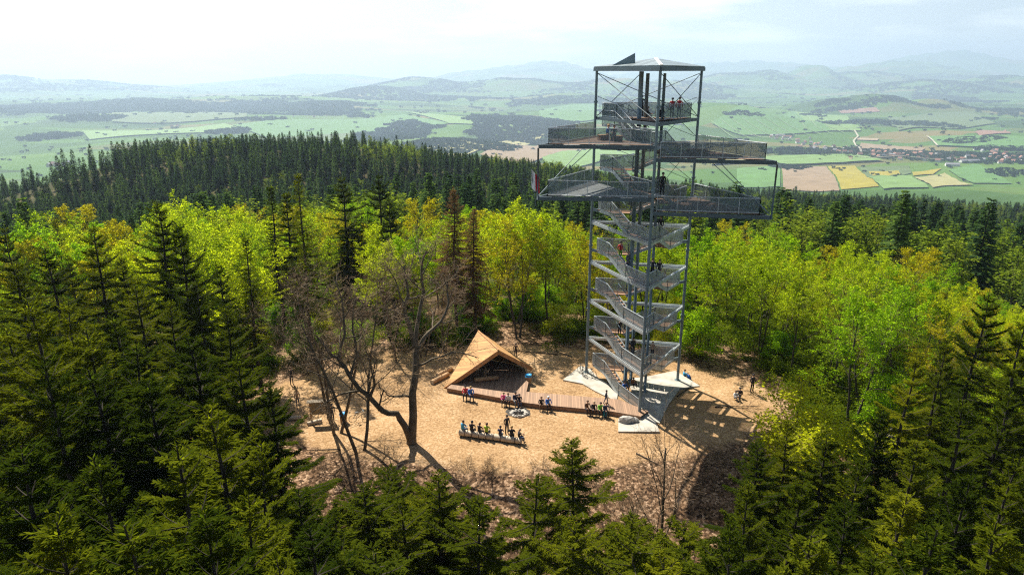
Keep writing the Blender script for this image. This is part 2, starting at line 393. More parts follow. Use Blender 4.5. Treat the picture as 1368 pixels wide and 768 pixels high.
def make_ground():
    rs = [2.0]
    while rs[-1] < 27500:
        r = rs[-1]; rs.append(r + max(0.42 if r < 85 else 0.8, 0.0115 * r))
    rs = np.array(rs)
    an = np.concatenate([np.arange(-180, -52, 4.0), np.arange(-52, 52.01, 0.22), np.arange(56, 180, 4.0)])
    A = np.radians(an); nA = len(A); nR = len(rs)
    X = rs[:, None] * np.sin(A)[None]; Y = rs[:, None] * np.cos(A)[None]
    Z = H(X, Y)
    V = np.stack([X, Y, Z], 2).reshape(-1, 3)
    V = np.vstack([V, [0, 0, h1(0.0, 0.0)]])
    i = np.arange(nR - 1)[:, None] * nA; j = np.arange(nA)[None]; k = (np.arange(nA)[None] + 1) % nA
    Q = np.stack([i + j, i + k, i + nA + k, i + nA + j], 2).reshape(-1, 4)[:, ::-1]
    T = np.stack([np.full(nA, nR * nA), np.arange(nA), (np.arange(nA) + 1) % nA], 1)[:, ::-1]
    me = np_mesh('ground', V, [Q, T], [], None, True)
    r = np.hypot(V[:, 0], V[:, 1])
    a = me.color_attributes.new('zone', 'FLOAT_COLOR', 'POINT')
    C = np.ones((len(V), 4), np.float32)
    C[:, 0] = clearing(V[:, 0], V[:, 1])
    C[:, 1] = np.clip((r - 1250) / 150, 0, 1)
    C[:, 2] = np.clip((np.hypot(V[:, 0] - 2, V[:, 1] - 56) - 26) / 40, 0, 1) * np.clip((V[:, 1] - 40) / 20, 0, 1)
    a.data.foreach_set('color', C.ravel())
    m, nt, out = nmat('ground')
    me.materials.append(m)
    b = N(nt, 'ShaderNodeBsdfPrincipled'); b.inputs['Roughness'].default_value = 0.95; b.inputs['Specular IOR Level'].default_value = 0.1
    geo = N(nt, 'ShaderNodeNewGeometry'); P = geo.outputs['Position']
    at = N(nt, 'ShaderNodeAttribute', attribute_name='zone')
    sx = N(nt, 'ShaderNodeSeparateColor'); nt.links.new(at.outputs['Color'], sx.inputs[0])
    # wood chips
    v1 = N(nt, 'ShaderNodeTexVoronoi'); v1.inputs['Scale'].default_value = 9.0; nt.links.new(P, v1.inputs['Vector'])
    s1 = N(nt, 'ShaderNodeSeparateColor'); nt.links.new(v1.outputs['Color'], s1.inputs[0])
    n1 = noise(nt, 0.22, 6, P, 0.65)
    chipf = mathn(nt, 'ADD', mathn(nt, 'MULTIPLY', s1.outputs[0], 0.45), mathn(nt, 'MULTIPLY', n1, 0.75))
    chip = ramp(nt, [(0.20, (0.11, 0.062, 0.030)), (0.42, (0.28, 0.170, 0.082)), (0.66, (0.385, 0.245, 0.124)), (0.95, (0.54, 0.38, 0.235))])
    nt.links.new(chipf, chip.inputs[0])
    # leaf litter
    v2 = N(nt, 'ShaderNodeTexVoronoi'); v2.inputs['Scale'].default_value = 6.5; nt.links.new(P, v2.inputs['Vector'])
    s2 = N(nt, 'ShaderNodeSeparateColor'); nt.links.new(v2.outputs['Color'], s2.inputs[0])
    n2 = noise(nt, 0.45, 7, P, 0.7)
    lf = mathn(nt, 'ADD', mathn(nt, 'MULTIPLY', s2.outputs[0], 0.62), mathn(nt, 'MULTIPLY', mathn(nt, 'SUBTRACT', n2, 0.18), 0.8))
    lit = ramp(nt, [(0.20, (0.028, 0.017, 0.011)), (0.45, (0.095, 0.055, 0.030)), (0.68, (0.21, 0.125, 0.070)), (0.92, (0.46, 0.31, 0.20))])
    nt.links.new(lf, lit.inputs[0])
    # forest floor further off
    n3 = noise(nt, 0.035, 5, P, 0.6)
    fl = ramp(nt, [(0.3, (0.032, 0.040, 0.012)), (0.5, (0.060, 0.058, 0.020)), (0.7, (0.115, 0.080, 0.040))])
    nt.links.new(n3, fl.inputs[0])
    # fields of the valley
    mp = N(nt, 'ShaderNodeMapping'); mp.inputs['Rotation'].default_value = (0, 0, 0.5); mp.inputs['Scale'].default_value = (1 / 900, 1 / 420, 0); nt.links.new(P, mp.inputs[0])
    vf = N(nt, 'ShaderNodeTexVoronoi'); vf.distance = 'CHEBYCHEV'; vf.inputs['Scale'].default_value = 1.0; vf.inputs['Randomness'].default_value = 0.8; nt.links.new(mp.outputs[0], vf.inputs['Vector'])
    s3 = N(nt, 'ShaderNodeSeparateColor'); nt.links.new(vf.outputs['Color'], s3.inputs[0])
    n4 = noise(nt, 0.0022, 6, P, 0.65)
    ff = mathn(nt, 'ADD', mathn(nt, 'MULTIPLY', s3.outputs[0], 0.62), mathn(nt, 'MULTIPLY', n4, 0.38))
    fld = ramp(nt, [(0.15, (0.045, 0.085, 0.025)), (0.35, (0.075, 0.15, 0.035)), (0.5, (0.10, 0.20, 0.045)), (0.62, (0.14, 0.24, 0.055)), (0.72, (0.12, 0.17, 0.055)), (0.82, (0.26, 0.20, 0.11)), (0.9, (0.15, 0.25, 0.06))])
    nt.links.new(ff, fld.inputs[0])
    for e in fld.color_ramp.elements: e.color = (e.color[0] * .66, e.color[1] * .70, e.color[2] * .52, 1)
    hedge = mathn(nt, 'MULTIPLY', mathn(nt, 'GREATER_THAN', noise(nt, 0.004, 5, P, 0.7), 0.66), 0.6)
    fcol = mixrgb(nt, hedge, fld.outputs[0], (0.035, 0.06, 0.028))
    # mix zones with ragged edges
    rag = mathn(nt, 'MULTIPLY', mathn(nt, 'SUBTRACT', noise(nt, 0.5, 6, P, 0.7), 0.5), 1.3)
    kz = N(nt, 'ShaderNodeMapRange'); kz.inputs['From Min'].default_value = 0.3; kz.inputs['From Max'].default_value = 0.62
    nt.links.new(mathn(nt, 'ADD', sx.outputs[0], rag), kz.inputs[0])
    zc = mathn(nt, 'MULTIPLY', kz.outputs[0], mathn(nt, 'GREATER_THAN', sx.outputs[0], 0.001))
    c1 = mixrgb(nt, sx.outputs[2], lit.outputs[0], fl.outputs[0])
    c2 = mixrgb(nt, zc, c1, chip.outputs[0])
    c3 = mixrgb(nt, sx.outputs[1], c2, fcol)
    nt.links.new(c3, b.inputs['Base Color'])
    bp = N(nt, 'ShaderNodeBump'); bp.inputs['Strength'].default_value = 0.55; bp.inputs['Distance'].default_value = 0.12
    nt.links.new(mathn(nt, 'ADD', lf, chipf), bp.inputs['Height']); nt.links.new(bp.outputs[0], b.inputs['Normal'])
    nt.links.new(b.outputs[0], out.inputs[0])
    o = link('ground', me); tag(o, kind='structure')
    return o

def drape(name, uvs, mat, off=1.5, nx=44, ny=26, kind='structure'):
    """a patch of land given by four photograph pixels (as a quadrilateral lying on the terrain)"""
    c = march([p[0] for p in uvs], [p[1] for p in uvs], 1500)[:, :2]
    s = np.linspace(0, 1, nx)[None, :, None]; t = np.linspace(0, 1, ny)[:, None, None]
    G = (c[0] * (1 - s) + c[1] * s) * (1 - t) + (c[3] * (1 - s) + c[2] * s) * t
    G = G.reshape(-1, 2)
    z = H(G[:, 0], G[:, 1]) + off
    i = np.arange(ny - 1)[:, None] * nx + np.arange(nx - 1)[None]
    Q = np.stack([i, i + 1, i + nx + 1, i + nx], 2).reshape(-1, 4)
    a = G[Q[0]]; ar = np.cross(a[1] - a[0], a[2] - a[0])
    if ar < 0: Q = Q[:, ::-1]
    me = np_mesh(name, np.column_stack([G, z]), Q, [mat], None, True)
    return tag(link(name, me), kind=kind)

def drape_line(name, uv, width, mat, off=2.0, n=60):
    p = march([q[0] for q in uv], [q[1] for q in uv], 1500)[:, :2]
    seg = np.concatenate([[0], np.cumsum(np.linalg.norm(np.diff(p, axis=0), axis=1))])
    t = np.linspace(0, seg[-1], n)
    P = np.column_stack([np.interp(t, seg, p[:, 0]), np.interp(t, seg, p[:, 1])])
    d = np.gradient(P, axis=0); d /= np.linalg.norm(d, axis=1, keepdims=True)
    nn = np.column_stack([-d[:, 1], d[:, 0]]) * width / 2
    A, B = P + nn, P - nn
    V = np.vstack([np.column_stack([A, H(A[:, 0], A[:, 1]) + off]), np.column_stack([B, H(B[:, 0], B[:, 1]) + off])])
    i = np.arange(n - 1); Q = np.stack([i, n + i, n + i + 1, i + 1], 1)
    return tag(link(name, np_mesh(name, V, Q, [mat], None, True)), kind='structure')

def field_mat(name, c, s=0.02):
    return simple(name, c, 0.95, 0, 0.16, s, 0, 'Object')

def make_valley():
    fm = {k: field_mat('field ' + k, tuple(x * (0.42 if k == 'rape' else 0.74) for x in c)) for k, c in dict(rape=(0.62, 0.52, 0.02), brown=(0.30, 0.215, 0.125), tan=(0.37, 0.29, 0.18), green=(0.10, 0.235, 0.045), light=(0.17, 0.30, 0.07), dull=(0.11, 0.17, 0.05), straw=(0.36, 0.34, 0.13), red=(0.30, 0.17, 0.12)).items()}
    F = [([(1106, 223), (1142, 222), (1174, 250), (1124, 254)], 'rape'), ([(1044, 224), (1104, 223), (1122, 256), (1046, 256)], 'brown'), ([(984, 226), (1042, 222), (1042, 250), (984, 252)], 'green'),
         ([(1148, 224), (1214, 222), (1218, 232), (1158, 238)], 'dull'), ([(1160, 230), (1200, 229), (1204, 234), (1166, 236)], 'rape'), ([(1218, 231), (1258, 226), (1246, 234), (1220, 236)], 'rape'),
         ([(1222, 238), (1262, 232), (1300, 248), (1246, 252)], 'straw'), ([(1266, 228), (1306, 220), (1352, 246), (1300, 246)], 'green'), ([(1160, 238), (1214, 236), (1240, 252), (1180, 254)], 'light'),
         ([(1302, 177), (1344, 174), (1350, 179), (1308, 182)], 'red'), ([(1118, 147), (1170, 144), (1176, 150), (1124, 152)], 'red'), ([(1150, 192), (1236, 199), (1226, 205), (1146, 199)], 'brown'), ([(1142, 185), (1174, 186), (1172, 189), (1144, 188)], 'tan'),
         ([(560, 203), (690, 184), (728, 180), (610, 214)], 'straw'), ([(640, 208), (740, 182), (800, 196), (700, 222)], 'brown'), ([(724, 212), (800, 196), (850, 206), (740, 232)], 'light'),
         ([(310, 168), (540, 154), (600, 166), (360, 186)], 'green'), ([(540, 150), (640, 160), (720, 178), (600, 166)], 'light'), ([(110, 176), (300, 166), (330, 176), (120, 188)], 'light'), ([(330, 186), (480, 178), (520, 186), (380, 192)], 'dull'),
         ([(950, 166), (1060, 150), (1110, 176), (990, 182)], 'green'), ([(1060, 150), (1130, 156), (1150, 176), (1110, 176)], 'light'), ([(1184, 158), (1300, 150), (1330, 166), (1200, 176)], 'dull'), ([(940, 188), (1010, 196), (1030, 216), (950, 222)], 'straw'),
         ([(1010, 212), (1140, 208), (1180, 216), (1050, 222)], 'light'), ([(1240, 184), (1368, 184), (1368, 200), (1250, 196)], 'green'), ([(720, 148), (800, 140), (800, 160), (720, 166)], 'green'), ([(150, 152), (330, 148), (330, 158), (150, 164)], 'dull')]
    for k, (uv, c) in enumerate(F): drape('field', uv, fm[c], 2.2 + 0.25 * k)
    tr = field_mat('pale track', (0.36, 0.33, 0.25))
    for uv, w in (([(1141, 176), (1146, 184), (1140, 190), (1147, 199), (1150, 206)], 9), ([(1146, 212), (1165, 214), (1200, 211), (1260, 216)], 7), ([(1238, 184), (1246, 190), (1252, 197)], 8), ([(1000, 182), (1030, 186), (1080, 190)], 7)):
        drape_line('track', uv, w, tr, 10)
    hd = field_mat('pale strip between crops', (0.20, 0.28, 0.12))
    for k in range(11):
        drape_line('field_strip', [(950 + k * 14, 163 - k * 1.0), (966 + k * 15.5, 176 - k * 0.6), (988 + k * 15.5, 188 - k * 0.9)], 4, hd, 10, 40)

# ------------------------------------------------------------------ sky, sun, haze, camera
SUN_EL, SUN_AZ = rad(50), rad(-33)       # azimuth measured from +Y towards +X
def make_world():
    w = bpy.data.worlds.new('World'); SC.world = w; w.use_nodes = True
    nt = w.node_tree; nt.nodes.clear()
    out = nt.nodes.new('ShaderNodeOutputWorld'); bg = nt.nodes.new('ShaderNodeBackground')
    sky = nt.nodes.new('ShaderNodeTexSky'); sky.sky_type = 'NISHITA'; sky.sun_disc = False
    sky.sun_elevation = SUN_EL; sky.sun_rotation = SUN_AZ; sky.altitude = 700; sky.dust_density = 2.0; sky.air_density = 1.0
    tc = nt.nodes.new('ShaderNodeTexCoord')
    mp = nt.nodes.new('ShaderNodeMapping'); mp.inputs['Scale'].default_value = (1, 1, 5.5); nt.links.new(tc.outputs['Generated'], mp.inputs[0])
    f = noise(nt, 4.5, 7, mp.outputs[0], 0.55)
    r = ramp(nt, [(0.47, (0, 0, 0)), (0.72, (1, 1, 1))]); nt.links.new(f, r.inputs[0])
    br = nt.nodes.new('ShaderNodeRGBToBW'); nt.links.new(sky.outputs[0], br.inputs[0])
    sxz = nt.nodes.new('ShaderNodeSeparateXYZ'); nt.links.new(tc.outputs['Generated'], sxz.inputs[0])
    mrz = nt.nodes.new('ShaderNodeMapRange'); mrz.inputs['From Min'].default_value = 0.05; mrz.inputs['From Max'].default_value = 0.25; mrz.inputs['To Min'].default_value = 4.5; mrz.inputs['To Max'].default_value = 1.2
    nt.links.new(sxz.outputs[2], mrz.inputs[0])
    cl = mixrgb(nt, 1.0, mrz.outputs[0], br.outputs[0], 'MULTIPLY')
    veil = mixrgb(nt, 0.12, sky.outputs[0], cl)
    nt.links.new(mixrgb(nt, mathn(nt, 'MULTIPLY', r.outputs[0], 0.5), veil, cl), bg.inputs[0])
    bg.inputs[1].default_value = 0.05
    nt.links.new(bg.outputs[0], out.inputs[0])
    sl = bpy.data.lights.new('sun', 'SUN'); sl.energy = 5.0; sl.angle = rad(0.5); sl.color = (1.0, 0.93, 0.80)
    so = bpy.data.objects.new('sun', sl); COL.objects.link(so)
    d = Vector((math.sin(SUN_AZ) * math.cos(SUN_EL), math.cos(SUN_AZ) * math.cos(SUN_EL), math.sin(SUN_EL)))
    so.rotation_euler = (-d).to_track_quat('-Z', 'Y').to_euler(); so.location = (0, 0, 60)

HAZE = 0.000085
def make_haze():
    m, nt, out = nmat('haze')
    pv = N(nt, 'ShaderNodeVolumePrincipled'); pv.inputs['Color'].default_value = (0.55, 0.69, 0.91, 1); pv.inputs['Density'].default_value = HAZE; pv.inputs['Anisotropy'].default_value = 0.35
    nt.links.new(pv.outputs[0], out.inputs['Volume'])
    b = MB(); b.box((0, 0, 350), (56600, 56600, 1500))
    o = b.build('haze', m); tag(o, kind='stuff')
    return o

def make_camera():
    c = bpy.data.cameras.new('camera'); o = bpy.data.objects.new('camera', c); COL.objects.link(o)
    c.sensor_width = 36; c.lens = 24; c.clip_start = 0.2; c.clip_end = 60000
    o.location = (0, 0, CAMZ); o.rotation_euler = (PI / 2 - PITCH, 0, 0)
    SC.camera = o
    SC.view_settings.view_transform = 'Standard'; SC.view_settings.look = 'None'
    SC.view_settings.exposure = 0.0; SC.view_settings.gamma = 1.0
    SC.render.engine = 'CYCLES'
    cy = SC.cycles
    cy.max_bounces = 6; cy.diffuse_bounces = 1; cy.glossy_bounces = 2; cy.transmission_bounces = 4; cy.transparent_max_bounces = 12; cy.volume_bounces = 1
    cy.sample_clamp_indirect = 2.0
    cy.use_denoising = False; cy.denoiser = 'OPENIMAGEDENOISE'; cy.caustics_reflective = False; cy.caustics_refractive = False
    cy.use_adaptive_sampling = False; cy.adaptive_threshold = 0.01; cy.pixel_filter_type = 'BLACKMAN_HARRIS'; cy.filter_width = 1.2
    SC.render.use_persistent_data = False
# ------------------------------------------------------------------ trees
def nrm(a): return a / np.maximum(np.linalg.norm(a, axis=-1, keepdims=True), 1e-9)

class Quads:
    """many small rhombic faces (needle sprays, leaves)"""
    def __init__(s): s.P = []
    def add(s, o, d, w, L, fold=0.0):
        """o origin (n,3), d unit direction, w half width vector, L length"""
        L = np.asarray(L).reshape(-1, 1)
        mid = o + d * L * 0.5
        s.P.append(np.stack([o, mid + w, o + d * L, mid - w], 1))
    def arrays(s):
        P = np.concatenate(s.P); n = len(P)
        return P.reshape(-1, 3), np.arange(4 * n).reshape(-1, 4)

def spruce_mesh(seed, Hh, rmax, base=0.1, step=0.30, nb=6, bl_gap=0.17, fine=0.19, wid=0.036, droop=0.5, up0=0.5, mats=None, sparse=1.0, subs=1.0, stout=1.0, bw=0.30, flat=0.45):
    """trunk mesh and crown mesh of a spruce: whorls of drooping boughs carrying hanging needle sprays"""
    R = np.random.RandomState(seed)
    T = MB()
    k = 14
    zz = np.linspace(0, Hh, k)
    ph = R.uniform(0, 6.28, 4)
    bx = 0.10 * np.sin(zz * 0.35 + ph[0]) + 0.05 * np.sin(zz * 0.9 + ph[1]); by = 0.10 * np.sin(zz * 0.3 + ph[2]) + 0.05 * np.sin(zz * 0.8 + ph[3])
    bx -= bx[0]; by -= by[0]
    tr = np.column_stack([bx, by, zz]); tr[0, 2] = -1.2
    r0 = 0.0115 * Hh * stout
    T.tube(tr, r0 * (1 - zz / Hh) ** 0.85 + 0.012, 8)
    Q = Quads(); BR = MB()
    pa, pb = R.uniform(0, 6.28, 2)
    z = base * Hh
    while z < Hh * 0.985:
        t = (z - base * Hh) / (Hh * (1 - base))
        Lb = rmax * (1 - t) ** 0.72 * min(1.0, 0.62 + 2.2 * t) * (0.5 + 0.5 * min(1.0, (1 - t) / 0.3))
        n = nb if t < 0.85 else max(4, nb - 1)
        a0 = R.uniform(0, 6.28)
        for q in range(n):
            if R.rand() > sparse: continue
            az = a0 + q * 2 * PI / n + R.uniform(-0.3, 0.3)
            L = Lb * R.uniform(0.45, 1.2) * (1 + 0.22 * math.sin(az * 2 + pa + z * 0.25) * (1 - t)) + 0.12
            el = -0.30 + up0 * 2.0 * t ** 1.4 + R.uniform(-0.13, 0.13)
            s = np.linspace(0, 1, 7)
            hz = L * s * math.cos(el * 0.6)
            vt = L * (math.tan(el) * s - droop * (1 - 0.75 * t) * s ** 2 + 0.55 * droop * s ** 3.2)
            wob = 0.07 * L * np.sin(s * 3 + R.uniform(0, 6)) * s
            zb = z + R.uniform(-0.12, 0.12)
            x0, y0 = np.interp(zb, zz, bx), np.interp(zb, zz, by)
            ca, sa = math.cos(az), math.sin(az)
            ax = np.column_stack([x0 + ca * hz - sa * wob, y0 + sa * hz + ca * wob, zb + vt])
            BR.tube(ax, np.linspace(0.012 + 0.009 * L, 0.005, 7), 3, 0, False)
            m = max(3, int(L / bl_gap))
            ss = np.clip((np.arange(m) + R.uniform(0.2, 0.8, m)) / m, 0.08, 0.995)
            o = np.column_stack([np.interp(ss, s, ax[:, i]) for i in range(3)])
            tg = nrm(np.column_stack([np.interp(ss, s, np.gradient(ax[:, i])) for i in range(3)]))
            side = nrm(np.cross(tg, np.array([0, 0, 1.0])))
            for sg in (-1, 1):
                fw = R.uniform(0.45, 0.95, m)[:, None]
                d = nrm(tg * fw + side * sg * np.sqrt(np.maximum(0.05, 1 - fw ** 2)) + np.array([0, 0, -1.0]) * R.uniform(0.02, 0.42, m)[:, None])
                bl = np.clip((0.20 + bw * L * (1.04 - ss) ** 0.8) * R.uniform(0.65, 1.25, m), 0.14, 1.0)
                if R.rand() < 0.9:
                    upv = nrm(np.cross(d, side))
                    Q.add(o, d, nrm(np.cross(d, upv)) * (wid * 1.25), bl)
                    Q.add(o, d, upv * (wid * 1.1), bl)
                ns = int(max(2, round(float(np.mean(bl)) / (fine * 0.48) * subs)))
                for j in range(ns):
                    f = (j + R.uniform(0.1, 0.9, m)) / ns
                    oo = o + d * (bl * f)[:, None]
                    sg2 = R.choice([-1, 1], m)[:, None]
                    s2 = np.cross(d, np.array([0, 0, 1.0]))
                    d2 = nrm(d * 0.75 + nrm(s2) * sg2 * R.uniform(0.3, 0.8, (m, 1)) + np.array([0, 0, 1.0]) * R.uniform(-0.50, 0.20, (m, 1)))
                    wv = nrm(np.cross(d2, R.normal(0, flat, (m, 3)) + np.array([0, 0, 1.0]))) * wid * R.uniform(0.7, 1.2, (m, 1))
                    Q.add(oo, d2, wv, fine * R.uniform(0.75, 1.5, m) * (0.6 + 0.5 * (1 - f)))
            # the tip
            Q.add(ax[-1:], tg[-1:], side[-1:] * wid * 1.2, [fine * 1.4])
        z += step * R.uniform(0.75, 1.25) * (1.0 if t < 0.6 else 1.0 - 1.5 * (t - 0.6))
    # leader
    o = np.tile(tr[-1], (14, 1)) - np.array([0, 0, 1.0]) * np.linspace(0, 1.0, 14)[:, None]
    a = R.uniform(0, 6.28, 14); d = nrm(np.column_stack([np.cos(a) * 0.6, np.sin(a) * 0.6, np.full(14, 0.9)]))
    Q.add(o, d, nrm(np.cross(d, R.normal(0, 1, (14, 3)))) * wid, np.full(14, fine * 1.5))
    V, F = Q.arrays()
    VB = np.concatenate(BR.V); FB = np.concatenate(BR.Q)
    nm = len(F)
    crown = np_mesh('crown', np.vstack([V, VB]), [F, FB + len(V)], mats[:2], np.concatenate([np.zeros(nm), np.ones(len(FB))]))
    return T.mesh('trunk', [mats[1]], True), crown

class Limbs:
    def __init__(s, seed): s.R = np.random.RandomState(seed); s.mb = MB(); s.fine = MB(); s.ends = []
    def path(s, p, d, L, n, wob, up):
        P = [np.array(p, float)]; d = np.array(d, float)
        for i in range(n):
            d = d + s.R.normal(0, wob, 3) + np.array([0, 0, up])
            d /= np.linalg.norm(d)
            P.append(P[-1] + d * L / n)
        return np.array(P)
    def grow(s, P, r0, level, cfg):
        """tube along P, then children: cfg[level] = (children, length ratio, angle, up, wobble, sides)"""
        n = len(P)
        ratio_end = 0.3 if level < cfg['max'] else 0.5
        rr = np.linspace(r0, r0 * ratio_end, n)
        (s.mb if level < cfg['split'] else s.fine).tube(P, rr, cfg['sides'][level], 0, False)
        L = np.sum(np.linalg.norm(np.diff(P, axis=0), axis=1))
        s.ends.append((level, P))
        if level >= cfg['max']: return
        nc, lr, ang, up, wob, s0 = cfg[level]
        nc = max(1, int(round(nc * s.R.uniform(0.8, 1.2))))
        a0 = s.R.uniform(0, 6.28)
        for k in range(nc):
            t = s0 + (1 - s0) * (k + s.R.uniform(0.1, 0.9)) / nc
            f = t * (n - 1); i = min(int(f), n - 2); f -= i
            p = P[i] * (1 - f) + P[i + 1] * f
            d = P[i + 1] - P[i]; d /= np.linalg.norm(d)
            ref = np.array([0, 0, 1.0]) if abs(d[2]) < 0.95 else np.array([1.0, 0, 0])
            a = np.cross(d, ref); a /= np.linalg.norm(a); b = np.cross(d, a)
            th = a0 + k * 2.4 + s.R.uniform(-0.5, 0.5)
            an = ang * s.R.uniform(0.75, 1.25) * (1.15 - 0.45 * t)
            dd = d * math.cos(an) + (a * math.cos(th) + b * math.sin(th)) * math.sin(an)
            LL = L * lr * s.R.uniform(0.65, 1.2) * (1.15 - 0.55 * t)
            rc = (rr[i] * (1 - f) + rr[i + 1] * f) * cfg.get('rk', 0.55)
            s.grow(s.path(p, dd, LL, 5 if level < 2 else 3, wob, up), max(rc, cfg['rmin']), level + 1, cfg)

def leaf_cloud(Lm, level, per, size, spread, seed, up=0.75):
    R = np.random.RandomState(seed); Q = Quads()
    for lv, P in Lm.ends:
        if lv < level: continue
        n = int(per * R.uniform(0.6, 1.4) * (1.0 if lv > level else 0.8))
        if n < 1: continue
        t = R.uniform(0.15, 1.05, n) * (len(P) - 1)
        i = np.clip(t.astype(int), 0, len(P) - 2); f = (t - i)[:, None]
        o = P[i] * (1 - f) + P[i + 1] * f + R.normal(0, spread, (n, 3)) * np.array([1.25, 1.25, 0.4])
        a = R.uniform(0, 6.28, n)
        d = nrm(np.column_stack([np.cos(a), np.sin(a), R.normal(-0.25, 0.35, n)]))
        nn = nrm(np.column_stack([R.normal(0, 0.55, n), R.normal(0, 0.55, n), np.full(n, up)]))
        w = nrm(np.cross(d, nn))
        sz = size * R.uniform(0.65, 1.4, n)
        Q.add(o, d, w * (sz * 0.34)[:, None], sz)
    return Q.arrays()

def broadleaf_meshes(seed, Hh, spread=1.0, forks=1, leaves=22, size=0.19, mats=None, bare_low=0.35, level=3, maxl=3, lim=13, twig=0.012, spr=0.16, ang=0.95):
    L = Limbs(seed); R = L.R
    cfg = {'max': maxl, 'split': 2, 'sides': [8, 6, 4, 3, 3], 'rmin': twig, 'rk': 0.5,
           0: (lim, 0.46 * spread, ang, 0.10, 0.10, bare_low), 1: (7, 0.52, 0.8, 0.06, 0.13, 0.22), 2: (6, 0.55, 0.8, 0.02, 0.16, 0.15), 3: (4, 0.6, 0.8, 0.0, 0.2, 0.2)}
    for k in range(forks):
        if forks == 1: P = L.path((0, 0, -1.0), (R.normal(0, .03), R.normal(0, .03), 1), Hh * 0.93 + 1.0, 9, 0.045, 0.05)
        else:
            a = 2 * PI * k / forks + R.uniform(-0.4, 0.4)
            P = L.path((0.10 * math.cos(a), 0.10 * math.sin(a), -1.0), (0.20 * math.cos(a), 0.20 * math.sin(a), 1), Hh * R.uniform(0.8, 0.95) + 1.0, 9, 0.05, 0.06)
        L.grow(P, 0.0135 * Hh / (1 if forks == 1 else 1.25), 0, cfg)
    trunk = L.mb.mesh('trunk', [mats[1]], True)
    VB = np.concatenate(L.fine.V); FB = np.concatenate(L.fine.Q)
    if leaves:
        V, F = leaf_cloud(L, level, leaves, size, spr, seed + 9)
        crown = np_mesh('crown', np.vstack([V, VB]), [F, FB + len(V)], [mats[0], mats[2]], np.concatenate([np.zeros(len(F)), np.ones(len(FB))]))
    else:
        crown = np_mesh('crown', VB, [FB], [mats[2]], np.zeros(len(FB)))
    return trunk, crown

# far trees: one light mesh each
def far_spruce_mesh(seed, Hh=22.0):
    R = np.random.RandomState(seed); Q = Quads(); T = MB()
    T.tube([(0, 0, -2), (0, 0, Hh * .5), (0, 0, Hh * 0.96)], [0.26, 0.16, 0.03], 4, 0, False)
    z = Hh * 0.16
    while z < Hh * 0.98:
        t = (z - Hh * .16) / (Hh * .84)
        Lb = (3.1 * (1 - t) ** 0.8 + 0.25) * min(1, 0.6 + 2 * t)
        n = 8 if t < 0.7 else 6
        a = np.arange(n) * 2 * PI / n + R.uniform(0, 6.28) + R.normal(0, 0.25, n)
        L = Lb * R.uniform(0.6, 1.25, n)
        el = -0.35 + 0.75 * t ** 1.5 + R.normal(0, 0.12, n)
        d = np.column_stack([np.cos(a) * np.cos(el), np.sin(a) * np.cos(el), np.sin(el)])
        sd = np.column_stack([-np.sin(a), np.cos(a), np.zeros(n)])
        o = np.column_stack([np.zeros(n), np.zeros(n), np.full(n, z)]) + R.normal(0, 0.1, (n, 3))
        Q.add(o, d, sd * (0.20 + 0.12 * L)[:, None], L)
        for f in (0.35, 0.6, 0.85):
            for sg in (-1, 1):
                oo = o + d * (L * f)[:, None]
                d2 = nrm(d * 0.7 + sd * sg * 0.8 + np.array([0, 0, -0.45]) + R.normal(0, 0.15, (n, 3)))
                Q.add(oo, d2, nrm(np.cross(d2, R.normal(0, 1, (n, 3)))) * 0.17, L * (1.05 - f) * 0.62 + 0.2)
        z += R.uniform(0.62, 0.95) * (1 if t < .75 else .7)
    V, F = Q.arrays(); VT = np.concatenate(T.V); FT = np.concatenate(T.Q)
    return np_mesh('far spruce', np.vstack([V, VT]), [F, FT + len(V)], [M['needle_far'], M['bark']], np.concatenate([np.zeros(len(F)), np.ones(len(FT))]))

def far_broadleaf_mesh(seed, Hh=18.0, mat=None):
    L = Limbs(seed)
    cfg = {'max': 2, 'split': 9, 'sides': [5, 3, 3], 'rmin': 0.03, 'rk': 0.5, 0: (12, 0.34, 0.85, 0.12, 0.1, 0.3), 1: (6, 0.5, 0.8, 0.05, 0.15, 0.2)}
    L.grow(L.path((0, 0, -2), (0, 0, 1), Hh * .95 + 2, 6, 0.05, 0.05), 0.22, 0, cfg)
    V, F = leaf_cloud(L, 2, 17, 0.62, 0.42, seed)
    VT = np.concatenate(L.mb.V); FT = np.concatenate(L.mb.Q)
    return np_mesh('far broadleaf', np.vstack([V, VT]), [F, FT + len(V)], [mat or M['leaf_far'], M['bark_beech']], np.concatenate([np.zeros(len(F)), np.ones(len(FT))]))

def woods_mesh(seed):
    R = np.random.RandomState(seed); Q = Quads()
    n = 16; a = R.uniform(0, 6.28, n); h = R.uniform(0.15, 0.8, n)
    d = nrm(np.column_stack([np.cos(a), np.sin(a), R.uniform(0.3, 1.2, n)]))
    o = np.column_stack([R.normal(0, 2.2, n), R.normal(0, 2.2, n), h * 14 - 2])
    Q.add(o, d, nrm(np.cross(d, R.normal(0, 1, (n, 3)))) * 3.2, np.full(n, 8.5))
    V, F = Q.arrays()
    return np_mesh('wood clump', V, [F], [M['woods']])

